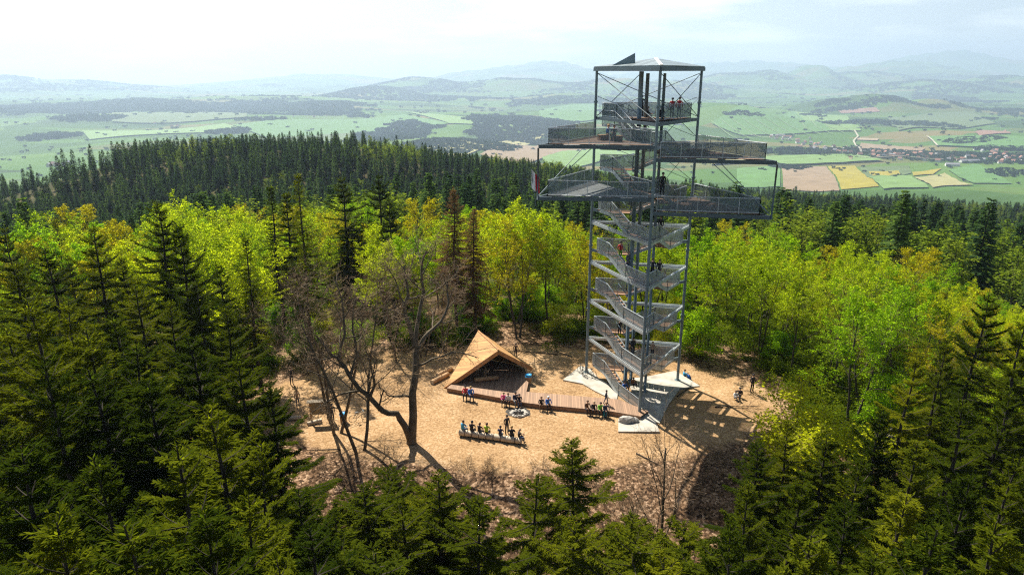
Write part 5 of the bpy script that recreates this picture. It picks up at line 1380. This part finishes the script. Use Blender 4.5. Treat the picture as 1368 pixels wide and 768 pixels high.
# ------------------------------------------------------------------ villages
def make_village():
    rr = random.Random(21)
    band = []
    def strip(u0, v0, u1, v1, n, sv):
        for k in range(n):
            t = rr.random(); band.append((u0 + (u1 - u0) * t + rr.uniform(-2, 2), v0 + (v1 - v0) * t + rr.gauss(0, sv)))
    strip(1030, 184, 1075, 190, 16, 1.6); strip(1065, 192, 1130, 203, 24, 2.0); strip(1130, 203, 1200, 208, 26, 2.6); strip(1165, 206, 1260, 211, 34, 2.6)
    strip(1250, 210, 1368, 214, 34, 3.4); strip(1300, 200, 1368, 216, 16, 3.0); strip(205, 166, 245, 170, 6, 1.2); strip(60, 224, 110, 216, 5, 1.5); strip(330, 160, 470, 156, 8, 1.5); strip(950, 104, 1010, 118, 8, 3.0)
    for u, v in ((1136, 215), (1082, 186)): band.append((u, v))
    used = []
    walls = ['white', 'white', 'cream']; roofs = ['redroof', 'brownroof', 'greyroof', 'redroof']
    protos = {}
    def proto(w, r, big):
        key = (w, r, big)
        if key not in protos:
            L, W, h, k = (38, 13, 6, 4) if big else (13, 9.5, 5.5, 5.0)
            m = MB(); m.box((0, 0, h / 2), (L, W, h)); m.add([(-L / 2, -W / 2, h), (-L / 2, W / 2, h), (-L / 2, 0, h + k - 0.4), (L / 2, -W / 2, h), (L / 2, W / 2, h), (L / 2, 0, h + k - 0.4)], None, [[0, 2, 1], [3, 4, 5]])
            for s in (-1, 1):
                for x in ((-0.3, 0, 0.3) if not big else (-0.4, -0.2, 0, 0.2, 0.4)): m.box((x * L, s * (W / 2 + 0.02), h * 0.5), (1.3, 0.08, 1.6), m=1)
            a = m.mesh('wall', [M[w], M['rubber']])
            m = MB(); o = 0.6
            for s in (-1, 1):
                m.hexa([(-L / 2 - o, s * (W / 2 + o), h - 0.4), (L / 2 + o, s * (W / 2 + o), h - 0.4), (L / 2 + o, 0, h + k), (-L / 2 - o, 0, h + k)][::s], [(-L / 2 - o, s * (W / 2 + o), h - 0.05), (L / 2 + o, s * (W / 2 + o), h - 0.05), (L / 2 + o, 0, h + k + 0.35), (-L / 2 - o, 0, h + k + 0.35)][::s])
            b = m.mesh('roof', [M[r]])
            protos[key] = (a, b)
        return protos[key]
    specials = [(1042, 182, 'greyroof', True, 'long farm hall with white walls at the near end of the village'), (1050, 184, 'redroof', True, 'long red roofed hall at the near end of the village'), (1290, 217, 'greyroof', True, 'long pale farm shed below the village street'), (1272, 222, 'greyroof', True, 'long pale farm shed at the lower edge of the village beside the fields'), (1300, 217, 'greyroof', True, 'long pale farm shed, the upper of the three below the village'),
                (905, 167, 'greyroof', True, 'single pale shed on the plain behind the tower top'), (1136, 213, 'redroof', False, 'lone red roofed house on the field track')]
    P = march([b[0] for b in band], [b[1] for b in band], 1500)
    for (u, v), p in zip(band, P):
        if not np.isfinite(p[0]) or any((p[0] - a) ** 2 + (p[1] - b) ** 2 < 17 ** 2 for a, b in used): continue
        used.append((p[0], p[1]))
        a, b = proto(rr.choice(walls), rr.choice(roofs), False)
        s = rr.uniform(0.9, 1.45)
        r = empty('house', (p[0], p[1], p[2] - 0.4), rr.uniform(0, 3.14), s)
        far = u < 600
        tag(r, 'small pale house scattered on the plain beyond the wooded ridge' if far else 'far pale house on the slope behind the tower top' if v < 140 else 'small house with white walls in the village street of the valley', 'house', 'houses on the far plain' if far else 'houses behind the tower top' if v < 140 else 'houses of the valley village')
        link('wall', a, r); link('roof', b, r)
    for u, v, rf, big, lb in specials:
        p = march([u], [v], 1500)[0]; a, b = proto('white', rf, big)
        r = empty('farm_hall' if big else 'house', (p[0], p[1], p[2] - 0.4), rr.uniform(-0.3, 0.4), 1.3); tag(r, lb, 'building'); link('wall', a, r); link('roof', b, r)
    print('HOUSES', len(used))
# ------------------------------------------------------------------ people
def pose(kind):
    """joints of a figure facing -Y: name -> (position, radius x, radius y); origin between the feet on the ground (or at the seat front)"""
    J = {}
    def st(**k):
        for n, v in k.items(): J[n] = v
    if kind in ('stand', 'lean', 'walk'):
        f = 0.10 if kind == 'lean' else 0.0
        st(pelvis=((0, 0, .95), .155, .115), belly=((0, -.02 - f * .4, 1.12), .135, .105), chest=((0, -.02 - f, 1.32), .165, .115), collar=((0, -.015 - f * 1.2, 1.45), .085, .075), neck=((0, -.03 - f * 1.3, 1.52), .052, .052), head=((0, -.045 - f * 1.4, 1.62), .088, .098), crown=((0, -.035 - f * 1.4, 1.70), .075, .085), nose=((0, -.145 - f * 1.4, 1.615), .018, .018))
        for s, n in ((-1, 'l'), (1, 'r')):
            sw = (0.22 * s if kind == 'walk' else 0.02 * s)
            st(**{n + 'sh': ((.185 * s, -.02 - f, 1.42), .062, .062), n + 'el': ((.25 * s, .03 - f * 2 - .15 * (kind == 'lean'), 1.14), .046, .046), n + 'wr': ((.235 * s, -.10 - f * 3 - .2 * (kind == 'lean'), .95 + .1 * (kind == 'lean')), .032, .032),
                  n + 'hip': ((.095 * s, 0, .88), .098, .098), n + 'kn': ((.105 * s, -.03 - sw * .6, .50), .062, .062), n + 'an': ((.105 * s, .02 - sw, .09 + (.05 if sw < -.1 else 0)), .045, .045), n + 'to': ((.12 * s, -.15 - sw, .045), .045, .035)})
    else:
        low = kind == 'ground'
        z0 = 0.14 if low else 0.52
        st(pelvis=((0, .02, z0), .165, .13), belly=((0, -.01, z0 + .18), .145, .12), chest=((0, -.05, z0 + .38), .165, .12), collar=((0, -.075, z0 + .51), .085, .075), neck=((0, -.10, z0 + .58), .052, .052), head=((0, -.135, z0 + .67), .088, .098), crown=((0, -.125, z0 + .75), .075, .085), nose=((0, -.235, z0 + .655), .018, .018))
        for s, n in ((-1, 'l'), (1, 'r')):
            if low: kn, an, to = (.15 * s, -.40, .44), (.14 * s, -.52, .09), (.15 * s, -.70, .045)
            else: kn, an, to = (.13 * s, -.44, .50), (.14 * s, -.42, .09), (.15 * s, -.60, .045)
            st(**{n + 'sh': ((.185 * s, -.07, z0 + .48), .062, .062), n + 'el': ((.25 * s, -.20, z0 + .23), .046, .046), n + 'wr': ((.15 * s, -.40, z0 + .19 + (.12 if low else 0)), .032, .032), n + 'hip': ((.10 * s, -.06, z0 - .01), .10, .10), n + 'kn': (kn, .065, .065), n + 'an': (an, .045, .045), n + 'to': (to, .045, .035)})
    return J

BONES = [('pelvis', 'belly', 1), ('belly', 'chest', 1), ('chest', 'collar', 1), ('collar', 'neck', 0), ('neck', 'head', 0), ('head', 'crown', 0), ('head', 'nose', 0)]
for n_ in 'lr': BONES += [('chest', n_ + 'sh', 1), (n_ + 'sh', n_ + 'el', 1), (n_ + 'el', n_ + 'wr', 1), ('pelvis', n_ + 'hip', 2), (n_ + 'hip', n_ + 'kn', 2), (n_ + 'kn', n_ + 'an', 2), (n_ + 'an', n_ + 'to', 3)]

def figure_mesh(kind):
    J = pose(kind); names = ['pelvis'] + [k for k in J if k != 'pelvis']
    V = [Vector(J[k][0]) for k in names]; Rr = [(J[k][1], J[k][2]) for k in names]
    E = [(names.index(a), names.index(b)) for a, b, _ in BONES]
    seg = [(Vector(J[a][0]), Vector(J[b][0]), m) for a, b, m in BONES]
    for s, n in ((-1, 'l'), (1, 'r')):                      # hands: palm, four unequal fingers and a thumb
        w = Vector(J[n + 'wr'][0]); e = Vector(J[n + 'el'][0]); d = (w - e).normalized()
        side = d.cross(Vector((s * 1.0, 0.2, 0))).normalized(); nn = side.cross(d).normalized()
        pi = len(V); V.append(w + d * .07); Rr.append((.036, .030)); E.append((names.index(n + 'wr'), pi)); seg.append((w, w + d * .19, 0))
        for k, (o, L) in enumerate(((-.030, .068), (-.010, .08), (.010, .075), (.030, .058))):
            b = w + d * .105 + side * o
            i = len(V); V.append(b); Rr.append((.011, .011)); E.append((pi, i))
            V.append(b + d * L * .55 - nn * .010); Rr.append((.0095, .0095)); E.append((i, i + 1))
            V.append(b + d * L * .9 - nn * .032); Rr.append((.008, .008)); E.append((i + 1, i + 2))
        i = len(V); V.append(w + d * .055 + side * -.045 - nn * .01); Rr.append((.012, .012)); E.append((pi, i)); V.append(w + d * .09 + side * -.062 - nn * .03); Rr.append((.009, .009)); E.append((i, i + 1))
    me = bpy.data.meshes.new('skeleton'); me.from_pydata([tuple(v) for v in V], E, [])
    o = bpy.data.objects.new('skeleton', me); COL.objects.link(o)
    md = o.modifiers.new('skin', 'SKIN'); md.use_smooth_shade = True; md.branch_smoothing = 0.3
    for i, sv in enumerate(me.skin_vertices[0].data): sv.radius = Rr[i]; sv.use_root = (i == 0)
    sb = o.modifiers.new('sub', 'SUBSURF'); sb.levels = 1; sb.render_levels = 1
    bpy.context.view_layer.update()
    dg = bpy.context.evaluated_depsgraph_get()
    out = bpy.data.meshes.new_from_object(o.evaluated_get(dg)); out.name = 'body ' + kind
    bpy.data.objects.remove(o)
    out.materials.clear()
    for k in ('skin', 'top', 'legs', 'shoes'): out.materials.append(None)
    for p in out.polygons:
        c = p.center; best = (9, 0)
        for a, b, m in seg:
            ab = b - a; t = max(0, min(1, (c - a).dot(ab) / ab.length_squared)); dd = (c - a - ab * t).length
            if dd < best[0]: best = (dd, m)
        p.material_index = best[1]; p.use_smooth = True
    hd = Vector(J['head'][0]); 
    bm = bmesh.new(); bmesh.ops.create_uvsphere(bm, u_segments=14, v_segments=10, radius=0.118)
    for v in bm.verts: v.co = Vector((v.co.x * .93, v.co.y * 1.02, v.co.z * 1.02)) + hd + Vector((0, .018, .028))
    dele = [v for v in bm.verts if v.co.y < hd.y - .045 and v.co.z < hd.z + .065 or v.co.z < hd.z - .06]
    bmesh.ops.delete(bm, geom=dele, context='VERTS')
    hair = bpy.data.meshes.new('hair ' + kind); bm.to_mesh(hair); bm.free(); hair.materials.append(None)
    for p in hair.polygons: p.use_smooth = True
    eye = bpy.data.meshes.new('eye'); bm = bmesh.new(); bmesh.ops.create_icosphere(bm, subdivisions=1, radius=0.013); bm.to_mesh(eye); bm.free(); eye.materials.append(M['rubber'])
    return out, hair, eye, hd

CLOTH = {}
def cloth(c):
    if c not in CLOTH:
        RGB = dict(red=(0.55, .03, .05), blue=(.03, .16, .55), dark=(.018, .018, .024), navy=(.02, .03, .08), green=(.12, .45, .03), lime=(.40, .55, .03), teal=(.02, .33, .42), pink=(.70, .06, .28), white=(.75, .75, .75), grey=(.16, .17, .18), brown=(.13, .07, .04), tan=(.38, .26, .16), sky=(.05, .35, .62), orange=(.55, .20, .05), skin=(.52, .32, .22), denim=(.06, .09, .16), blond=(.38, .25, .10))
        CLOTH[c] = simple('cloth ' + c, RGB[c], 0.85, 0, 0.12, 14)
    return CLOTH[c]

FIG = {}
def person(kind, p, rz, top, legs, hair, label, sc=1.0, group=None, shoes='dark'):
    if kind not in FIG: FIG[kind] = figure_mesh(kind)
    body, hm, em, hd = FIG[kind]
    rz += RNG.uniform(-0.3, 0.3); sc *= RNG.uniform(0.92, 1.05)
    r = empty('person', tuple(p), rz, sc); tag(r, label, 'person', group)
    b = link('body', body, r)
    for s, c in zip(b.material_slots, ('skin', top, legs, shoes)): s.link = 'OBJECT'; s.material = cloth(c)
    h = link('hair', hm, r); h.material_slots[0].link = 'OBJECT'; h.material_slots[0].material = cloth(hair)
    for s in (-1, 1):
        link('eye', em, r, hd + Vector((.032 * s, -.088, .018)))
    return r

def backpack(p, rz, c, label, sc=1.0):
    r = empty('backpack', tuple(p), rz, sc); tag(r, label, 'backpack')
    m = MB(); m.tube([(0, 0, 0), (0, 0, .08), (0, 0, .30), (0, 0, .44), (0, 0, .48)], [.13, .17, .17, .13, .04], 10); m.build('bag', cloth(c), r, True)
    m = MB(); m.tube([(0, -.16, .06), (0, -.20, .10), (0, -.20, .22), (0, -.15, .25)], .07, 8); m.build('pocket', cloth(c), r, True)
    for s in (-1, 1): m = MB(); m.tube([(s * .08, .15, .40), (s * .09, .22, .30), (s * .09, .17, .08)], .02, 5); m.build('strap', M['rubber'], r)

def make_people(Z):
    zl, zu, rl, ru, zt = Z
    A, B, rz = LOGB
    sit = 0.0
    # seven on the log, looking towards the fire pit (backs to us)
    L = [(0.05, 'sky', 'denim', 'brown', 'person in a bright blue jacket at the left end of the long log'), (0.20, 'dark', 'dark', 'dark', 'person all in black, second from the left on the long log'), (0.32, 'dark', 'dark', 'brown', 'person in black next to the one in lime green on the long log'), (0.44, 'lime', 'dark', 'brown', 'person in a lime green jacket sitting on the long log'),
         (0.66, 'navy', 'grey', 'dark', 'person in navy sitting alone in the middle of the long log'), (0.84, 'dark', 'dark', 'blond', 'fair haired person in black sitting near the right end of the long log'), (0.95, 'dark', 'denim', 'tan', 'person in black with jeans at the right end of the long log')]
    for k, (t, a, b, h, lb) in enumerate(L):
        p = A * (1 - t) + B * t
        person('sit', (p[0], p[1] + 0.02, h1(p[0], p[1]) + 0.05), rz + PI + (-0.2, .1, -.1, .15, .05, -.1, -0.9)[k], a, b, h, lb)
    p = gpt(677, 580, 0); person('stand', (p[0], p[1], h1(p[0], p[1])), 0.4, 'dark', 'dark', 'dark', 'person in dark clothes standing in front of the long log', 0.95)
    # row along the boardwalk edge
    z0 = 0.40 - 0.42
    R = [(622, 527, 'red', 'dark', 'dark', 'person in red sitting at the left end of the shelter step'), (628.5, 528.5, 'blue', 'denim', 'blond', 'fair haired person in bright blue sitting on the shelter step'), (673, 535, 'pink', 'dark', 'brown', 'person in pink sitting on the shelter step'), (679, 536, 'white', 'dark', 'brown', 'person in a white top sitting beside the one in pink'), (688, 536, 'navy', 'grey', 'dark', 'person in navy leaning forward at the right end of the shelter step'), (693.5, 537, 'dark', 'denim', 'dark', 'person in black at the right end of the shelter step beside the one in navy'),
         (723, 541, 'dark', 'brown', 'brown', 'person in dark brown sitting on the boardwalk edge'), (732, 541.5, 'blue', 'dark', 'white', 'person with blue jacket and white cap sitting on the boardwalk edge'), (784, 546.5, 'brown', 'dark', 'brown', 'person in brown, leftmost of the group at the boardwalk end'), (793, 548, 'dark', 'dark', 'tan', 'person in black in the middle of the group at the boardwalk end'), (802, 549, 'green', 'dark', 'dark', 'person in vivid green in the group at the boardwalk end'), (809, 550, 'navy', 'dark', 'brown', 'person in navy, rightmost of the group at the boardwalk end')]
    for u, v, a, b, h, lb in R:
        p = gpt(u, v, 0.40); person('sit', (p[0], p[1] + 0.05, z0 + 0.0), 0.12, a, b, h, lb)
    p = gpt(806, 545, 0.40); person('walk', (p[0] + 0.3, p[1] + 0.7, 0.40), 1.2, 'navy', 'denim', 'dark', 'child in navy walking on the boardwalk behind the group', 0.78)
    p = gpt(808, 556, 0.0); backpack((p[0], p[1], 0.0), 0.4, 'teal', 'teal backpack on the ground in front of the group at the boardwalk end')
    # behind and beside the shelter
    p = gpt(689, 478, 0); person('stand', (p[0], p[1], h1(p[0], p[1])), 0.2, 'brown', 'dark', 'dark', 'person in brown standing behind the right slope of the shelter')
    # right side of the summit
    p = gpt(1004, 523, 0); person('stand', (p[0], p[1], h1(p[0], p[1])), 0.5, 'dark', 'dark', 'dark', 'man in black standing at the right edge of the clearing', 1.06)
    p = gpt(981, 534, 0); person('ground', (p[0], p[1], h1(p[0], p[1])), 0.7, 'white', 'grey', 'brown', 'person in white sitting on the ground near the man in black')
    p = gpt(988, 530, 0); person('ground', (p[0], p[1], h1(p[0], p[1])), -0.5, 'dark', 'dark', 'dark', 'person in black sitting on the ground beside the one in white')
    p = gpt(913, 503, 0); person('ground', (p[0], p[1], h1(p[0], p[1])), 1.4, 'sky', 'grey', 'brown', 'person in bright blue sitting on the ground by the right tower foot')
    p = gpt(920, 505, 0); backpack((p[0], p[1], h1(p[0], p[1])), 1.2, 'blue', 'blue backpack on the ground by the right tower foot')
    # left side
    for u, v, k, a, b, h, lb in ((444, 560, 'stand', 'dark', 'dark', 'dark', 'person in black standing right of the information board'), (439, 556, 'stand', 'navy', 'dark', 'brown', 'person in navy reading the information board from behind'), (390, 514, 'stand', 'dark', 'dark', 'brown', 'person in black standing at the far left of the clearing'), (398, 541, 'stand', 'tan', 'grey', 'brown', 'person in beige standing between the spruces and the information board')):
        p = gpt(u, v, 0); person(k, (p[0], p[1], h1(p[0], p[1])), 0.7, a, b, h, lb)
    # on the tower
    c = lambda u, v, z: gpt(u, v, z)
    def at(u, Y, z, kind, rzz, a, b, h, lb, s=1.0):
        dep = Y * cp - (z - CAMZ) * sp
        person(kind, ((u - 684) / FPX * dep, Y, z), rzz, a, b, h, lb, s)
    at(897, 57.6, zt, 'stand', 2.9, 'red', 'dark', 'dark', 'person in a red jacket at the top railing, left of a pair')
    at(906.5, 57.6, zt, 'stand', 2.7, 'red', 'denim', 'brown', 'person in a red jacket at the top railing, right of a pair')
    at(856.5, 59.0, zt, 'stand', 2.9, 'dark', 'dark', 'dark', 'person in black standing beside the column on the top deck')
    at(863, 58.4, zt - 0.35, 'sit', 1.4, 'dark', 'dark', 'dark', 'person in black crouching low on the top deck')
    at(882, 57.0, zt - 0.35, 'sit', 0.4, 'dark', 'dark', 'dark', 'person in black seated low behind the front post on the top deck')
    at(811, 55.7, zu, 'sit', 0.5, 'blue', 'tan', 'blond', 'fair haired person in blue sitting on the upper left platform')
    at(820, 55.1, zu, 'sit', -0.2, 'dark', 'dark', 'dark', 'person in black sitting on the upper left platform')
    at(884, 53.6, ZF[4] - 0.1, 'stand', 0.3, 'dark', 'dark', 'dark', 'person in black standing in the tower at the lower right platform')
    at(828, 58.4, ZF[2] + 1.24 - .55, 'stand', 0.6, 'red', 'green', 'dark', 'person in red with green trousers coming down the tower stairs')
    at(838, 56.7, ZF[2] + .2, 'stand', 0.6, 'grey', 'denim', 'tan', 'person in grey below the one in red on the tower stairs')
    at(871, 55.2, ZF[2] - .02, 'stand', -0.6, 'dark', 'dark', 'dark', 'person in black on the stair landing halfway up, left of two')
    at(880, 55.8, ZF[2] - .3, 'stand', -0.6, 'dark', 'dark', 'brown', 'person in black on the stair landing halfway up, right of two')
    at(882, 56.0, ZF[3] - .3, 'stand', -0.6, 'dark', 'dark', 'dark', 'person in black on the uppermost stair landing below the platforms')
    at(827, 58.4, ZF[0] + 1.24 - .3, 'stand', 0.6, 'dark', 'dark', 'dark', 'person in black on the lowest storey of the tower stairs, upper of two')
    at(845, 56.0, ZF[0] + .05, 'stand', 0.6, 'dark', 'dark', 'dark', 'person in black on the lowest storey of the tower stairs, lower of two')
    at(871, 55.6, ZF[0] - .05, 'stand', -0.6, 'tan', 'dark', 'blond', 'person in beige on the first landing above the ground')
    p = gpt(833, 526, 0.05); person('ground', (p[0], p[1], 0.42), 0.3, 'blue', 'dark', 'brown', 'person in blue sitting on the lowest step of the tower')
    p = gpt(838, 521, 0.05); person('ground', (p[0] + 0.5, p[1] + 0.2, 0.42), 0.3, 'orange', 'dark', 'brown', 'person in orange sitting at the foot of the tower stairs')

# ------------------------------------------------------------------ undergrowth
def make_undergrowth():
    R = np.random.RandomState(41)
    def clump(seed, n, w, h, sz, mats):
        r = np.random.RandomState(seed); Q = Quads()
        a = r.uniform(0, 6.28, n); rr = np.sqrt(r.rand(n)) * w
        o = np.column_stack([np.cos(a) * rr, np.sin(a) * rr, r.rand(n) ** 0.8 * h * (1 - (rr / w) ** 2 * 0.6)])
        d = nrm(np.column_stack([r.normal(0, 1, n), r.normal(0, 1, n), r.normal(0.1, 0.4, n)]))
        nn = nrm(np.column_stack([r.normal(0, .6, n), r.normal(0, .6, n), np.ones(n)]))
        s = sz * r.uniform(.6, 1.4, n); Q.add(o, d, nrm(np.cross(d, nn)) * (s * .33)[:, None], s)
        V, F = Q.arrays(); return np_mesh('leaf clump', V, [F], mats)
    cl = [clump(1, 260, 0.9, 1.3, 0.17, [M['under']]), clump(2, 220, 1.0, 0.8, 0.17, [M['under']])]
    own = []
    for k, (u, v, lb) in enumerate(((612, 463, 'low yellow-green bush left of the shelter peak'), (735, 466, 'low fresh green bush at the wood edge between shelter and tower'))):
        p = march([u], [v], 50)[0]; o = link('bush', cl[k], None, tuple(p)); tag(o, lb, 'bush'); own.append(o)
    n = 30000
    Y = R.uniform(46, 128, n); X = R.uniform(-1.0, 1.0, n) * Y
    e = np.hypot((X - 0.5) / 23.5, (Y - 55.5) / 13.2)
    k = (e > 1.0) & (R.rand(n) < np.clip((smooth_noise(X, Y, 7, 5) - 0.34 + 0.3 * (X > 9)) * 2.2, 0, 1) * np.clip((e - 1.0) * 5, 0, 1)) & ~((X < -16) & (Y < 60)) & ~((np.abs(X) < 21) & (Y < 60))
    X, Y = X[k], Y[k]; s = R.uniform(0.5, 1.25, len(X))
    gn_scatter('undergrowth', np.column_stack([X, Y, H(X, Y)]), np.column_stack([s, s, s * R.uniform(.6, 1.3, len(X))]), R.uniform(0, 6.28, len(X)), (R.rand(len(X)) < 0.4).astype(int), own)
    # dry brushwood on the front slope
    mb = [M['twig']]
    def brush(seed):
        Lm = Limbs(seed); cfg = {'max': 2, 'split': 9, 'sides': [4, 3, 3], 'rmin': 0.008, 'rk': 0.5, 0: (6, 0.5, 0.6, 0.05, 0.15, 0.2), 1: (5, 0.5, 0.7, 0, 0.2, 0.2)}
        for q in range(5):
            a = Lm.R.uniform(0, 6.28); Lm.grow(Lm.path((0.1 * math.cos(a), 0.1 * math.sin(a), -0.1), (math.cos(a) * .6, math.sin(a) * .6, .8), 1.3, 5, 0.15, 0), 0.018, 0, cfg)
        return Lm.mb.mesh('brush', mb)
    bm_ = [brush(601), brush(602)]
    own = []
    for k, (u, v, lb) in enumerate(((945, 612, 'dry leafless bush in the tower shadow at the front right of the clearing'), (512, 640, 'dry leafless bush on the leaf strewn slope below the mossy tree'))):
        p = march([u], [v], 20)[0]; o = link('dry_bush', bm_[k], None, tuple(p)); tag(o, lb, 'bush'); own.append(o)
    n = 900
    X = R.uniform(-24, 24, n); Y = R.uniform(33, 48, n)
    e = np.hypot((X - 1) / 24.5, (Y - 55.5) / 11.5)
    k = (e > 0.98) & (R.rand(n) < np.clip((smooth_noise(X, Y, 4, 9) - 0.35) * 2.5, 0, 1))
    X, Y = X[k], Y[k]; s = R.uniform(0.3, 1.0, len(X))
    gn_scatter('brushwood', np.column_stack([X, Y, H(X, Y)]), np.column_stack([s, s, s * R.uniform(.5, 1.0, len(X))]), R.uniform(0, 6.28, len(X)), R.randint(0, 2, len(X)), own)

# ------------------------------------------------------------------ build
import time as _time
def main():
    setup_materials()
    M['blue_bag'] = simple('blue plastic bag', (0.03, 0.28, 0.62), 0.4)
    Z = None
    for f in (make_world, make_ground, make_valley, make_haze, make_camera, make_prototypes, make_near_trees, make_mossy_tree, make_beech_belt, make_far_forest, make_woods, make_undergrowth, make_tower, make_site, make_village, label_trees):
        t = _time.time(); r = f()
        if f is make_tower: Z = r
        print('TIME', f.__name__, round(_time.time() - t, 1), flush=True)
    make_people(Z)
    SC.view_settings.exposure = EXPOSURE
EXPOSURE = 1.15
main()
